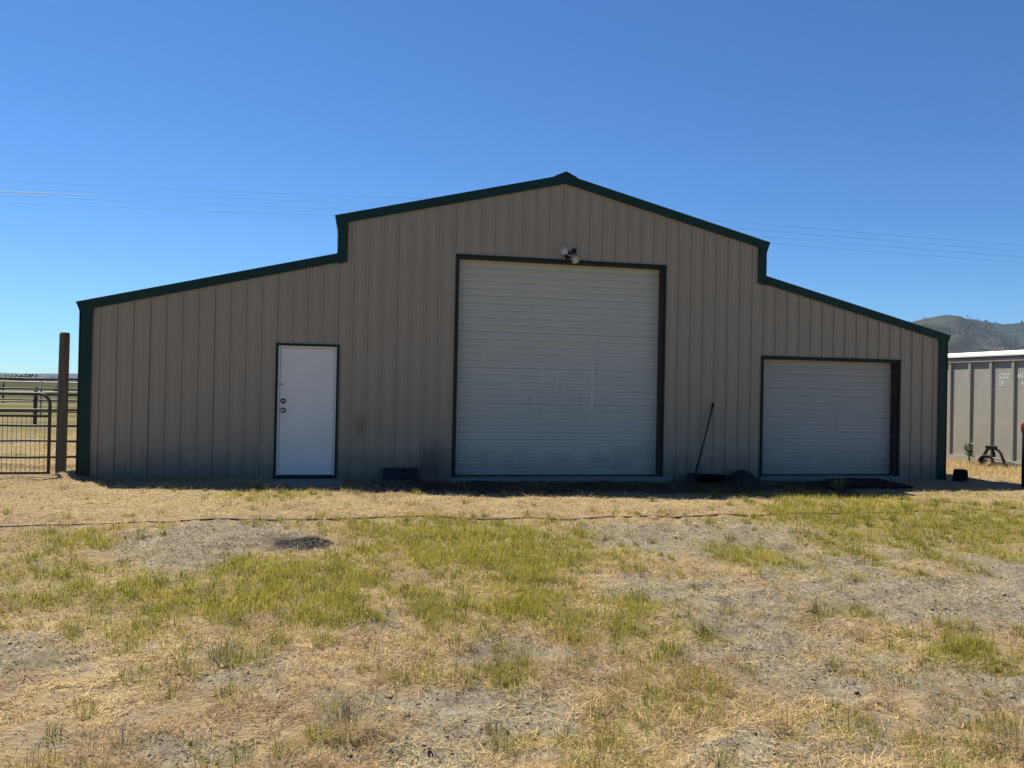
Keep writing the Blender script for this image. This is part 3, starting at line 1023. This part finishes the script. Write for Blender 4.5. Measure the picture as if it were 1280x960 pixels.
gate = empty('pipe_gate', (-7.87, .40, -.02))
tag(gate, 'rounded brown pipe gate with wire mesh lower half, left of wooden post', 'gate')
GL, GH = 3.6, 1.235
arc = [(-.16 + .16 * math.sin(a), 0, GH - .16 + .16 * math.cos(a)) for a in [math.pi / 2 * k / 8 for k in range(8, -1, -1)]]
arc2 = [(-GL + .16 - .16 * math.sin(a), 0, GH - .16 + .16 * math.cos(a)) for a in [math.pi / 2 * k / 8 for k in range(0, 9)]]
MB().tube([(0, 0, .03)] + arc + arc2 + [(-GL, 0, .03)], .024, 10).build('gate_frame', M['pipe'], gate, True)
for z_ in (.88, .02):
    MB().tube([(-GL, 0, z_ + .02), (0, 0, z_ + .02)], .019, 8).build('rail', M['pipe'], gate, True)
w1 = MB().tube([(0, -.012, .045), (0, -.012, .90)], .0032, 5).build('mesh_wire', M['pipe'], gate)
w1.location = (-.06, 0, 0)
for k in range(1, 56):
    copy_part(w1, gate, (-.06 - k * .0635, 0, 0))
w2 = MB().tube([(-GL, -.016, 0), (0, -.016, 0)], .003, 5).build('mesh_wire', M['pipe'], gate)
w2.location = (0, 0, .30)
for z_ in (.52, .72):
    copy_part(w2, gate, (0, 0, z_))


def pipe_fence(y, xa, xb, zs, posts, rr, pr_, mtl, label_, rz=0.0, ph=None, tp=()):
    e = empty('pipe_fence', (xa, y, 0), rz)
    tag(e, label_, 'fence')
    L_ = xb - xa
    for z_ in zs:
        MB().tube([(L_ * k / 6, 0, z_ + .012 * math.sin(k * 2.1 + z_ * 9)) for k in range(7)], rr, 8).build('rail', mtl, e, True)
    for x_ in posts:
        MB().tube([(x_ - xa, .02, -.4), (x_ - xa, .02, ph or zs[-1] + .06)], pr_, 8).build('post', mtl, e, True)
    return e


pipe_fence(1.9, -15.5, -7.40, [.13, .39, .66, .92, 1.19, 1.45], [-15.4, -12.2, -10.2, -7.45], .021, .028, M['pipe'], 'near brown six-rail pipe fence running from the barn corner behind the gate')
pipe_fence(15.0, -34, -6, [.40, .78, 1.14], [-32, -28.4, -24.8, -21.1, -17.3, -13.52, -9.8, -6.2], .028, .06, M['pipe'], 'middle dark fence with stout posts beyond the near pipe fence')
pipe_fence(22.0, -44, -5, [.55, .95, 1.33], [-43, -39, -35, -31, -27, -23.5, -19.7, -15.93, -12, -8], .026, .032, M['galv'], 'pale galvanised rail fence in the field past the middle fence')
pipe_fence(40.0, -70, -5, [.5, .9, 1.3], [-66, -60, -54, -48, -42, -36, -30, -24.64, -18, -12], .04, .06, M['pipe'], 'farthest dark rail fence across the pasture')

# ------------------------------------------------------------------ right: container, hydrant, implement, weed
dv = Vector((.044, -.999)).normalized()
ang = math.atan2(dv.y, dv.x)
SP = .578
npan = 20
CL, CW, CH = SP * npan, 2.44, 2.57
org = Vector((10.613, 3.814)) - dv * 6.789
cont = empty('storage_container', (org.x, org.y, -.07), ang)
tag(cont, 'long grey ribbed steel storage container with white roof edge and stencilled letters', 'container')
# local: x along the side that faces the yard, -y outward
pan = MB().box(.040, SP - .040, .030, .042, .16, CH - .23).build('side_panel', M['contw'], cont)
rib = MB().prism_z([(-.036, .044), (-.036, -.002), (-.030, -.010), (.030, -.010), (.036, -.002), (.036, .044)][::-1][::-1], .16, CH - .23).build('side_post', M['contw'], cont)
for k in range(1, npan):
    copy_part(pan, cont, (k * SP, 0, 0))
    copy_part(rib, cont, (k * SP, 0, 0))
copy_part(rib, cont, (npan * SP, 0, 0))
xe = npan * SP + .04
MB().box(-.04, xe, -.012, .10, .0, .158).build('bottom_rail', M['contw'], cont)
MB().box(-.04, xe, -.020, .10, CH - .228, CH - .165).build('top_rail', M['contw'], cont)
MB().box(-.04, xe, .030, .11, CH - .164, CH - .112).build('top_rail', M['contw'], cont)
sec = [(-.050, CH - .110), (-.050, CH - .075), (.020, CH), (CW - .020, CH), (CW + .05, CH - .075), (CW + .05, CH - .110)]
rb = MB()
rb.add([(-.06, a, c) for a, c in sec] + [(xe + .02, a, c) for a, c in sec], [(0, 1, 2, 3, 4, 5)[::-1], (6, 7, 8, 9, 10, 11)] + [(i, (i + 1) % 6, (i + 1) % 6 + 6, i + 6) for i in range(6)])
rb.build('roof', M['white'], cont)
MB().box(-.035, xe - .005, CW - .05, CW, .0, CH - .111).build('rear_wall', M['contw'], cont)
for xx in (-.038, xe - .062):
    MB().box(xx, xx + .06, .101, CW - .051, .0, CH - .111).build('end_wall', M['contw'], cont)
MB().box(.05, xe - .07, .101, CW - .051, .05, .15).build('floor', M['wood'], cont)


def stencil(txt, x, z, h_):
    cu = bpy.data.curves.new('lettering', 'FONT')
    cu.body = txt
    cu.size = h_ * 1.38
    cu.extrude = .0012
    cu.offset = .004
    cu.space_character = 1.02
    tmp = bpy.data.objects.new('tmp_text', cu)
    COL.objects.link(tmp)
    dg = bpy.context.evaluated_depsgraph_get()
    m_ = bpy.data.meshes.new_from_object(tmp.evaluated_get(dg))
    bpy.data.objects.remove(tmp, do_unlink=True)
    m_.materials.clear()
    m_.materials.append(M['letter'])
    o_ = bpy.data.objects.new('lettering', m_)
    COL.objects.link(o_)
    o_.parent = cont
    o_.rotation_euler = (math.pi / 2, 0, 0)
    o_.location = (x, .0275, z)
    o_.scale = (.56, 1, 1)
    return o_


stencil('GOLD', 8.285, 1.945, .130)
stencil('UB', 8.29, 1.79, .125)
stencil('443', 8.755, 1.95, .130)
stencil('4', 8.86, 1.79, .125)

hy = empty('yard_hydrant', (7.925, -1.14, Z(7.925, -1.14) - .02))
tag(hy, 'black pipe yard hydrant with faded red head at the right edge', 'hydrant')
MB().tube([(0, 0, -.2), (0, 0, .55), (0, 0, 1.0)], .030, 12).build('pipe', M['black'], hy, True)
hd = MB()
hd.lathe([(0, .99), (.042, .99), (.048, 1.02), (.046, 1.10), (.034, 1.14), (0, 1.145)], (0, 0, 0), 14)
hd.tube([(.03, 0, 1.05), (.09, -.01, 1.04), (.115, -.012, 1.0)], [.022, .02, .019], 10)
h_ = hd.build('head', M['red'], hy, True)
ring = [(-.055 + .0 * a, .0, 1.07) for a in range(1)]
MB().tube([(-.03, -.02, 1.13), (-.062, -.03, 1.135), (-.078, -.03, 1.11), (-.078, -.03, 1.03), (-.062, -.03, 1.005), (-.03, -.02, 1.01)], .009, 8).build('lever', M['red'], h_, True)

im = empty('farm_implement', (10.33, 2.02, -.04), ang + .35)
im.scale = (.95, .95, .80)
tag(im, 'small black metal wheeled implement frame against the grey container', 'implement')
tb_ = lambda pts, r_: MB().tube(pts, r_, 8)
tb_([(-.06, -.02, .52), (-.14, -.03, .44), (-.23, -.05, .20), (-.25, -.06, .02)], .036).build('leg', M['dark'], im, True)
tb_([(.02, 0, .47), (.08, 0, .45), (.15, -.02, .36), (.22, -.04, .16), (.28, -.05, .0)], .030).build('leg', M['dark'], im, True)
tb_([(-.06, .0, .50), (-.02, 0, .42), (-.0, 0, .30), (-.01, 0, .22)], .030).build('brace', M['dark'], im, True)
MB().box(-.17, .04, -.06, .06, .47, .555).build('top_box', M['dark'], im, bevel=.008)
tb_([(-.26, -.04, .235), (.0, -.03, .225), (.20, -.02, .20), (.46, .0, .12), (.62, .02, .06)], .022).build('draw_bar', M['galv'], im, True)
wh = MB()
wr = [(-.13 + .14 * math.cos(a), -.09, .14 + .14 * math.sin(a)) for a in [2 * math.pi * k / 22 for k in range(23)]]
wh.tube(wr, .032, 8, caps=False)
wo_ = wh.build('wheel', M['dark'], im, True)
sp2 = MB()
for k in range(5):
    a = 2 * math.pi * k / 5
    sp2.tube([(-.13, -.09, .14), (-.13 + .135 * math.cos(a), -.09, .14 + .135 * math.sin(a))], .007, 6)
sp2.build('spokes', M['dark'], wo_)
MB().box(-.02, .50, -.03, .0, .02, .12).build('plate', M['galv'], im)

we = empty('weed', (10.36, 2.74, -.06))
tag(we, 'small leafy green weed growing at the foot of the grey container', 'weed')
rgw = np.random.default_rng(12)
for k in range(4):
    a = rgw.uniform(0, 6.28)
    st_ = [(0, 0, 0), (.04 * math.cos(a), .04 * math.sin(a), .18), (.14 * math.cos(a), .14 * math.sin(a),   .40 + .08 * k / 3)]
    MB().tube(st_, [.006, .005, .002], 5).build('stem', M['leafm'], we)
    lf = MB()
    for j in range(16):
        t_ = rgw.uniform(.35, 1)
        c_ = Vector(st_[1]).lerp(Vector(st_[2]), (t_ - .35) / .65)
        d_ = Vector((rgw.normal(), rgw.normal(), rgw.uniform(-.1, .7))).normalized()
        s_ = Vector((-d_.y, d_.x, 0)).normalized() * 1.2
        l_ = rgw.uniform(.10, .17)
        lf.add([c_, c_ + d_ * l_ * .5 + s_ * l_ * .22, c_ + d_ * l_, c_ + d_ * l_ * .5 - s_ * l_ * .22], [(0, 1, 2, 3)])
    lf.build('leaves', M['leafm'], we)

# ------------------------------------------------------------------ hose, heap, sticks
hp = []
hx = np.linspace(-9.5, 4.4, 220)
hy_ = np.interp(hx, [-9.5, -6.7, -5.2, -4.5, -3.4, -2.46, -1.2, .3, 1.7, 3.2, 4.4], [-4.35, -4.06, -3.98, -4.0, -3.86, -3.72, -3.86, -3.80, -3.83, -3.72, -3.62])
hy_ = np.convolve(np.pad(hy_, 8, 'edge'), np.ones(17) / 17, 'valid') + .07 * (fbm(hx * 1.1, hx * 0 + 3, 41, 3) - .5)
hz = gh(hx, hy_)
hz = np.convolve(np.pad(hz, 2, 'edge'), np.ones(5) / 5, 'valid') + .005
ho = MB().tube([(a, b_, c_) for a, b_, c_ in zip(hx, hy_, hz)], .0125, 8)
o = ho.build('hose', M['hose'], None, True)
tag(o, 'dark red hose stretched across the whole yard through the grass', 'hose')

hb = MB()
K = 44
pts = []
for i in range(K + 1):
    for j in range(K + 1):
        u_, v_ = i / K * 2 - 1, j / K * 2 - 1
        e_ = max(0, 1 - (u_ * u_ + v_ * v_)) ** .8
        nn = fbm(np.array([u_ * 6 + 3]), np.array([v_ * 6 + 8]), 51, 4, .8)[0]
        pts.append((-3.76 + u_ * .29, -5.18 + v_ * .25, Z(-3.76 + u_ * .29, -5.18 + v_ * .25) - .014 + .030 * e_ ** .6 * (.1 + 1.8 * nn)))
hb.add(pts, [(i * (K + 1) + j, (i + 1) * (K + 1) + j, (i + 1) * (K + 1) + j + 1, i * (K + 1) + j + 1) for i in range(K) for j in range(K)])
o = hb.build('soil_heap', M['dirt'], None)
tag(o, 'low dark brown heap of loose soil in the left of the yard', 'heap')

for (x, y, l_, a, tl, lab) in ((-4.20, -9.08, .085, 1.75, 1.1, 'short pale broken stick poking up at the lower left'), (-2.19, -9.44, .11, .35, .1, 'pale flat wood splinter at the bottom edge right of middle'),
                              (-4.46, -9.03, .06, .1, .05, 'tiny white wood chip in the lower left corner')):
    d_ = Vector((math.cos(a) * math.cos(tl), math.sin(a) * math.cos(tl), math.sin(tl))) * l_
    z_ = Z(x, y) + .022
    b = MB().tube([(0, 0, 0), tuple(d_ * .5 + Vector((.003, .002, .001))), tuple(d_)], [.0025, .003, .002], 6)
    o = b.build('stick', M['stick'], None)
    o.location = (x, y, z_)
    tag(o, lab, 'stick', 'pale wood bits in the grass')

# ------------------------------------------------------------------ power lines and contrail
for k, (zz, lab) in enumerate(((13.85, 'topmost'), (13.42, 'second highest'), (12.98, 'third highest'), (12.56, 'lowest'))):
    xs = np.linspace(-70, 90, 90)
    dx = np.abs(xs - 6)
    zs = zz - .034 * dx + .00022 * dx * dx
    ys = 37.6 - .035 * np.maximum(xs, 0) - .02 * k
    o = MB().tube([(a, b_, c_) for a, b_, c_ in zip(xs, ys, zs)], .005, 5).build('power_line', M['wire'], None)
    tag(o, lab + ' of the four thin power lines crossing the sky behind the barn', 'wire', 'power lines behind the barn')

mc = bpy.data.materials.new('contrail_vapour')
mc.use_nodes = True
t = mc.node_tree
t.nodes.clear()
out = t.nodes.new('ShaderNodeOutputMaterial')
tr = t.nodes.new('ShaderNodeBsdfTransparent')
df = t.nodes.new('ShaderNodeBsdfDiffuse')
df.inputs[0].default_value = (.8, .8, .8, 1)
ms = t.nodes.new('ShaderNodeMixShader')
g = t.nodes.new('ShaderNodeNewGeometry')
t.links.new(remap(t, noise(t, g.outputs['Position'], .012, 3), .35, .7, .05, .5), ms.inputs[0])
t.links.new(tr.outputs[0], ms.inputs[1])
t.links.new(df.outputs[0], ms.inputs[2])
t.links.new(ms.outputs[0], out.inputs[0])
ca, cb = Vector((-2300, 4519, 988)), Vector((-1229.9, 4305.5, 959.6))
o = MB().tube([ca.lerp(cb, k / 20) for k in range(21)], [6 * min(1, (20.3 - k) / 6) for k in range(21)], 8).build('contrail', mc, None, True)
tag(o, 'short faint white aircraft contrail in the sky at the left', 'contrail')


# ------------------------------------------------------------------ grass, straw, clods
def blade_mesh(name, P, L_, wd_, az, lean, curl, c0, c1, mtl, parent=None):
    n = len(P)
    d = np.stack([np.cos(az), np.sin(az)], 1)
    w = np.stack([-np.sin(az), np.cos(az), np.zeros(n)], 1) * (wd_ / 2)[:, None]

    def step(an, l_):
        return np.concatenate([d * (np.sin(an) * l_)[:, None], (np.cos(an) * l_)[:, None]], 1)
    m_ = P + step(lean, L_ * .55)
    t_ = m_ + step(lean + curl, L_ * .45)
    V = np.stack([P - w, P + w, m_ - w * .75, m_ + w * .75, t_], 1).reshape(-1, 3)
    b_ = (np.arange(n) * 5)[:, None]
    F = np.concatenate([b_ + np.array([[0, 1, 3]]), b_ + np.array([[0, 3, 2]]), b_ + np.array([[2, 3, 4]])], 1).reshape(-1)
    me_ = bpy.data.meshes.new(name)
    me_.vertices.add(n * 5)
    me_.vertices.foreach_set('co', V.ravel().astype(np.float32))
    me_.loops.add(n * 9)
    me_.loops.foreach_set('vertex_index', F.astype(np.int32))
    me_.polygons.add(n * 3)
    me_.polygons.foreach_set('loop_start', np.arange(0, n * 9, 3, dtype=np.int32))
    me_.polygons.foreach_set('loop_total', np.full(n * 3, 3, np.int32))
    me_.update()
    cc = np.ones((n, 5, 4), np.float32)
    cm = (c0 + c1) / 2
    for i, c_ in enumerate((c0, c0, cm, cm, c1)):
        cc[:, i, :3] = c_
    a_ = me_.attributes.new('tint', 'FLOAT_COLOR', 'POINT')
    a_.data.foreach_set('color', cc.ravel())
    me_.materials.append(mtl)
    o_ = bpy.data.objects.new(name, me_)
    COL.objects.link(o_)
    if parent: o_.parent = parent
    return o_


def blade_material(name, transl):
    m = bpy.data.materials.new(name)
    m.use_nodes = True
    t = m.node_tree
    p = t.nodes['Principled BSDF']
    a = node(t, 'ShaderNodeAttribute', attribute_name='tint')
    t.links.new(a.outputs['Color'], p.inputs['Base Color'])
    p.inputs['Roughness'].default_value = .65
    p.inputs['Specular IOR Level'].default_value = .25
    tl = t.nodes.new('ShaderNodeBsdfTranslucent')
    t.links.new(a.outputs['Color'], tl.inputs[0])
    ms = t.nodes.new('ShaderNodeMixShader')
    ms.inputs[0].default_value = transl
    t.links.new(p.outputs[0], ms.inputs[1])
    t.links.new(tl.outputs[0], ms.inputs[2])
    t.links.new(ms.outputs[0], t.nodes['Material Output'].inputs[0])
    return m


MG = blade_material('grass_blade', .55)
MS = blade_material('straw_blade', .35)


def scatter(n, rmin, rmax, half, p=1.0):
    """points on the yard, thinning with distance from the viewer's spot"""
    r_ = rmin * (rmax / rmin) ** RNG.random(n)
    a_ = RNG.uniform(-half, half, n) + YAW
    x = CAM.x + r_ * np.sin(a_)
    y = CAM.y + r_ * np.cos(a_)
    return x, y, r_


def outside(x, y):
    k = ~((np.abs(x) < HW + .02) & (y > -.03) & (y < LEN + .1))
    k &= ~((x > -4.72) & (x < -3.48) & (y > -.88) & (y < 0))
    k &= ~((x > -1.9) & (x < 1.9) & (y > -.28) & (y < 0.1))
    k &= ~((x > 3.5) & (x < 6.5) & (y > -.18) & (y < 0.1))
    # not inside the container
    lx = (x - org.x) * dv.x + (y - org.y) * dv.y
    ly = -(x - org.x) * dv.y + (y - org.y) * dv.x
    k &= ~((lx > -.1) & (lx < CL + .1) & (ly > -.03) & (ly < CW + .1))
    # soil heap, mat
    k &= ~((((x + 3.76) / .26) ** 2 + ((y + 5.18) / .22) ** 2) < 1)
    k &= ~((x > 4.2) & (x < 5.8) & (y > -1.36) & (y < -.2))
    return k


def clumps(count, nb, rad, test):
    """centres of small tufts, then the blades round each"""
    cx, cy, cr = scatter(count * 6, 2.3, 13, R(46))
    k = outside(cx, cy) & (RNG.random(len(cx)) < test(cx, cy))
    cx, cy = cx[k][:count], cy[k][:count]
    m_ = len(cx)
    nbl = RNG.integers(nb[0], nb[1], m_)
    sz = RNG.uniform(.6, 1.5, m_)
    idx = np.repeat(np.arange(m_), nbl)
    a_ = RNG.uniform(0, 6.283, len(idx))
    q_ = rad * sz[idx] * np.sqrt(RNG.random(len(idx)))
    x_, y_ = cx[idx] + q_ * np.cos(a_), cy[idx] + q_ * np.sin(a_)
    return x_, y_, np.hypot(x_ - CAM.x, y_ - CAM.y), a_, sz[idx], RNG.random(m_)[idx]


def lerp_c(a, b, t): return np.asarray(a)[None, :] * (1 - t)[:, None] + np.asarray(b)[None, :] * t[:, None]


# lying straw and chaff
x, y, r_ = scatter(760000, 2.1, 26, R(47))
b_ = bareness(x, y)
g_ = greenness(x, y)
cl = fbm(x * 9, y * 9, 201, 3)
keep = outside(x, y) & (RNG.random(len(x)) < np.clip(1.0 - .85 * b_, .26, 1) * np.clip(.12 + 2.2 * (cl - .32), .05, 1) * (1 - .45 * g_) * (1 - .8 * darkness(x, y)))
x, y, r_, b_ = x[keep], y[keep], r_[keep], b_[keep]
n = len(x)
P = np.stack([x, y, gh(x, y) + .002 + RNG.random(n) ** 2 * .022], 1)
t1 = np.clip(fbm(x * 2.0, y * 2.0, 301, 4, .6) * 2.2 - .62 + RNG.normal(0, .25, n) + .5 * np.exp(-((y + 2.7) / .9) ** 2), 0, 1)
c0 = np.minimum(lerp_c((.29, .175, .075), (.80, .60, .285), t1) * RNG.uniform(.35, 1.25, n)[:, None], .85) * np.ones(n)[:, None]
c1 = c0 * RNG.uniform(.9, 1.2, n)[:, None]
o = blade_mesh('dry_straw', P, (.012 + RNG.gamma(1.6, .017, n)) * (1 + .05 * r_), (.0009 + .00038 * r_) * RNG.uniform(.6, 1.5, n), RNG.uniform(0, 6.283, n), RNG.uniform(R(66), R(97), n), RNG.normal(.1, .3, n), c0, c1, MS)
tag(o, 'flattened dry straw littering the whole yard', 'straw', kind='stuff')
nstraw = n

# standing dry stalks
x, y, r_ = scatter(230000, 2.1, 26, R(47))
b_ = bareness(x, y)
cl = fbm(x * 5, y * 5, 221, 3)
near_cont = np.exp(-((x - 10.3) / 1.2) ** 2) * (y < 9) * (y > -3.5)
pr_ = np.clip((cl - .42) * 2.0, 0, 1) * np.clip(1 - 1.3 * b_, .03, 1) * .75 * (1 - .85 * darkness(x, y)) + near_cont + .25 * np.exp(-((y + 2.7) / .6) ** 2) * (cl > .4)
keep = outside(x, y) & (RNG.random(len(x)) < pr_)
x, y, r_, nc = x[keep], y[keep], r_[keep], near_cont[keep]
n = len(x)
P = np.stack([x, y, gh(x, y) - .003], 1)
t1 = np.clip(fbm(x * 1.3, y * 1.3, 301, 3) * 1.5 - .25 + RNG.normal(0, .25, n), 0, 1)
c0 = lerp_c((.30, .21, .10), (.58, .45, .235), t1)
c1 = lerp_c((.42, .28, .145), (.74, .59, .34), t1)
Ls, az_, ln_ = RNG.uniform(.025, .085, n) * (1 + 2.2 * nc), RNG.uniform(0, 6.283, n), np.abs(RNG.normal(.35, .35, n))
tx_ = RNG.uniform(8.4, 10.62, 16000)
ty_ = RNG.uniform(-2.5, 7.5, 16000)
k = outside(tx_, ty_) & (RNG.random(16000) < np.clip(.25 + .6 * (tx_ - 8.6) / 2 + (fbm(tx_ * 3, ty_ * 3, 71, 3) - .5), 0, 1))
tx_, ty_ = tx_[k], ty_[k]
m_ = len(tx_)
P = np.concatenate([P, np.stack([tx_, ty_, gh(tx_, ty_) - .003], 1)])
tt = RNG.random(m_)
c0 = np.concatenate([c0, lerp_c((.44, .30, .12), (.66, .50, .22), tt)])
c1 = np.concatenate([c1, lerp_c((.62, .44, .19), (.84, .68, .36), tt)])
Ls = np.concatenate([Ls, RNG.uniform(.06, .20, m_)])
az_ = np.concatenate([az_, RNG.uniform(0, 6.283, m_)])
ln_ = np.concatenate([ln_, np.abs(RNG.normal(.5, .4, m_))])
r_ = np.concatenate([r_, np.full(m_, 15.0)])
qx, qy, qr, qa, qs, qt = clumps(420, (16, 44), .045, lambda u, v: .5 * (1 - bareness(u, v)) * (1 - darkness(u, v)))
P = np.concatenate([P, np.stack([qx, qy, gh(qx, qy) - .003], 1)])
qt = np.clip(qt + RNG.normal(0, .12, len(qx)), 0, 1)
c0 = np.concatenate([c0, lerp_c((.24, .15, .07), (.60, .46, .24), qt)])
c1 = np.concatenate([c1, lerp_c((.36, .23, .11), (.80, .63, .36), qt)])
Ls = np.concatenate([Ls, RNG.uniform(.03, .085, len(qx)) * qs])
az_ = np.concatenate([az_, qa + RNG.normal(0, .5, len(qx))])
ln_ = np.concatenate([ln_, np.abs(RNG.normal(.65, .35, len(qx)))])
r_ = np.concatenate([r_, qr])
n = len(P)
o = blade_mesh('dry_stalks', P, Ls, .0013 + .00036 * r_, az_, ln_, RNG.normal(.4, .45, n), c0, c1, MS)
tag(o, 'standing dry blond grass stalks across the yard', 'dry grass', kind='stuff')
nst = n

# living grass
x, y, r_ = scatter(900000, 2.1, 26, R(47))
g_ = greenness(x, y)
b_ = bareness(x, y)
cl = fbm(x * 6.5, y * 6.5, 241, 3)
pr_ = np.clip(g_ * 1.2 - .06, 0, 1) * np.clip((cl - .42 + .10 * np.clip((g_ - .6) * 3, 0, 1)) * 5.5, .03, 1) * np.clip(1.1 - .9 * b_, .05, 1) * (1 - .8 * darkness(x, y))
keep = outside(x, y) & (RNG.random(len(x)) < pr_)
x, y, r_, g_ = x[keep], y[keep], r_[keep], g_[keep]
n = len(x)
P = np.stack([x, y, gh(x, y) - .003], 1)
t1 = np.clip(fbm(x * 2.2, y * 2.2, 321, 3) * 1.5 - .25 + RNG.normal(0, .25, n), 0, 1)
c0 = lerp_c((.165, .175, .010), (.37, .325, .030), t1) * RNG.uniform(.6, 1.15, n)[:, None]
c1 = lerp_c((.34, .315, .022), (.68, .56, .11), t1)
dry = RNG.random(n) < .16
c1[dry] = (.48, .39, .20)
Lg = RNG.uniform(.022, .082, n) * (.55 + .75 * g_)
az_, ln_ = RNG.uniform(0, 6.283, n), np.abs(RNG.normal(.30, .32, n))
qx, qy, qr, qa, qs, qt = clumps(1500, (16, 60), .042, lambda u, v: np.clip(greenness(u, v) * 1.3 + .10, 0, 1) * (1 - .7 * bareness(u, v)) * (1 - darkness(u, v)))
P = np.concatenate([P, np.stack([qx, qy, gh(qx, qy) - .003], 1)])
qt = np.clip(qt + RNG.normal(0, .12, len(qx)), 0, 1)
c0 = np.concatenate([c0, lerp_c((.10, .12, .018), (.24, .22, .04), qt)])
c1 = np.concatenate([c1, lerp_c((.20, .22, .03), (.50, .43, .10), qt)])
Lg = np.concatenate([Lg, RNG.uniform(.035, .09, len(qx)) * qs])
az_ = np.concatenate([az_, qa + RNG.normal(0, .5, len(qx))])
ln_ = np.concatenate([ln_, np.abs(RNG.normal(.38, .28, len(qx)))])
r_ = np.concatenate([r_, qr])
n = len(P)
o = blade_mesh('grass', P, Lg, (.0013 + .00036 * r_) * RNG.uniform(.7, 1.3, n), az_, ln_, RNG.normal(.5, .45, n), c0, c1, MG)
tag(o, 'patchy yellow-green grass growing across the yard', 'grass', kind='stuff')
ngr = n

# single larger tufts that stand out
TUFT = [(4.17, -1.45, 85, .30, .05, 0, 'spiky grey-green grass tuft in front of the black rubber mat'),
        (-3.32, -9.09, 190, .15, .10, 1, 'wide pale blond grass tuft at the bottom left of middle'),
        (-.18, -7.62, 70, .20, .07, 2, 'half dry spiky tuft in the grey dirt right of middle'),
        (-3.97, -8.11, 80, .16, .07, 2, 'half dry spiky tuft in the left foreground'),
        (-4.62, -1.30, 60, .12, .07, 3, 'bright green grass tuft at the shadow edge before the step slab'),
        (-.55, -9.60, 110, .14, .10, 1, 'blond grass tuft at the lower right edge'),
        (-4.95, -8.62, 90, .10, .05, 3, 'small dense green tuft at the lower left edge')]
for (tx, ty, n, hh, rad, kd, lab) in TUFT:
    a = RNG.uniform(0, 6.283, n)
    rr = rad * np.sqrt(RNG.random(n))
    x, y = tx + rr * np.cos(a), ty + rr * np.sin(a)
    P = np.stack([x - tx, y - ty, gh(x, y) - .004 - Z(tx, ty)], 1)
    t1 = RNG.random(n)
    if kd == 1: c0, c1 = lerp_c((.25, .18, .09), (.42, .33, .17), t1), lerp_c((.42, .33, .18), (.62, .50, .30), t1)
    elif kd == 2: c0, c1 = lerp_c((.10, .10, .04), (.36, .28, .14), t1), lerp_c((.12, .13, .06), (.58, .47, .27), t1)
    elif kd == 0: c0, c1 = lerp_c((.08, .10, .04), (.16, .17, .08), t1), lerp_c((.20, .21, .12), (.36, .33, .20), t1)
    else: c0, c1 = lerp_c((.06, .09, .02), (.12, .15, .03), t1), lerp_c((.13, .17, .035), (.24, .26, .07), t1)
    dist = math.hypot(tx - CAM.x, ty - CAM.y)
    o = blade_mesh('grass_tuft', P, hh * RNG.uniform(.55, 1.15, n), np.full(n, .002 + .00045 * dist), a, np.abs(RNG.normal(.42, .30, n)) + .05, RNG.normal(.45, .35, n), c0, c1, MG if kd == 3 else MS)
    o.location = (tx, ty, Z(tx, ty))
    tag(o, lab, 'grass tuft', 'single grass tufts')

# clods and small stones on the bare dirt
x, y, r_ = scatter(60000, 2.1, 14, R(46))
b_ = bareness(x, y)
keep = outside(x, y) & (RNG.random(len(x)) < np.clip(b_ * 1.1 - .1, 0.01, .8))
x, y, r_ = x[keep], y[keep], r_[keep]
n = len(x)
s = RNG.gamma(1.5, .0016, n) + .0012 + .0003 * r_
base = np.array([[1, 0, 0], [-1, 0, 0], [0, 1, 0], [0, -1, 0], [0, 0, 1], [0, 0, -1]], float)
fcs = np.array([[0, 2, 4], [2, 1, 4], [1, 3, 4], [3, 0, 4], [2, 0, 5], [1, 2, 5], [3, 1, 5], [0, 3, 5]])
ca_ = RNG.uniform(0, 6.283, n)
jit = 1 + RNG.uniform(-.35, .45, (n, 6, 1))
V = base[None] * jit * s[:, None, None]
V[:, :, 2] *= .65
Vx = V[:, :, 0] * np.cos(ca_)[:, None] - V[:, :, 1] * np.sin(ca_)[:, None]
Vy = V[:, :, 0] * np.sin(ca_)[:, None] + V[:, :, 1] * np.cos(ca_)[:, None]
V = np.stack([Vx + x[:, None], Vy + y[:, None], V[:, :, 2] + gh(x, y)[:, None] + .002], -1).reshape(-1, 3)
F = (np.arange(n)[:, None, None] * 6 + fcs[None]).reshape(-1)
me = bpy.data.meshes.new('dirt_clods')
me.vertices.add(n * 6)
me.vertices.foreach_set('co', V.ravel().astype(np.float32))
me.loops.add(n * 24)
me.loops.foreach_set('vertex_index', F.astype(np.int32))
me.polygons.add(n * 8)
me.polygons.foreach_set('loop_start', np.arange(0, n * 24, 3, dtype=np.int32))
me.polygons.foreach_set('loop_total', np.full(n * 8, 3, np.int32))
me.update()
me.materials.append(mat('clod_soil', (.31, .262, .19), .95, var=.45, vscale=7, spec=.1))
o = bpy.data.objects.new('dirt_clods', me)
COL.objects.link(o)
tag(o, 'small grey dirt clods and stones on the bare patches', 'dirt clods', kind='stuff')
print('blades', nstraw, nst, ngr, 'clods', n, 'ground', nx * ny)

# ------------------------------------------------------------------ haze
hz_ = MB().box(-6600, 6600, -6600, 6600, -12, 560).build('haze', bpy.data.materials.new('haze_air'), None)
m = hz_.data.materials[0]
m.use_nodes = True
t = m.node_tree
t.nodes.clear()
out = t.nodes.new('ShaderNodeOutputMaterial')
pv = t.nodes.new('ShaderNodeVolumePrincipled')
pv.inputs['Color'].default_value = (.58, .78, 1.0, 1)
pv.inputs['Density'].default_value = .00005
pv.inputs['Anisotropy'].default_value = .2
t.links.new(pv.outputs[0], out.inputs['Volume'])
tag(hz_, 'thin bluish daylight haze over the far hills', 'haze', kind='stuff')
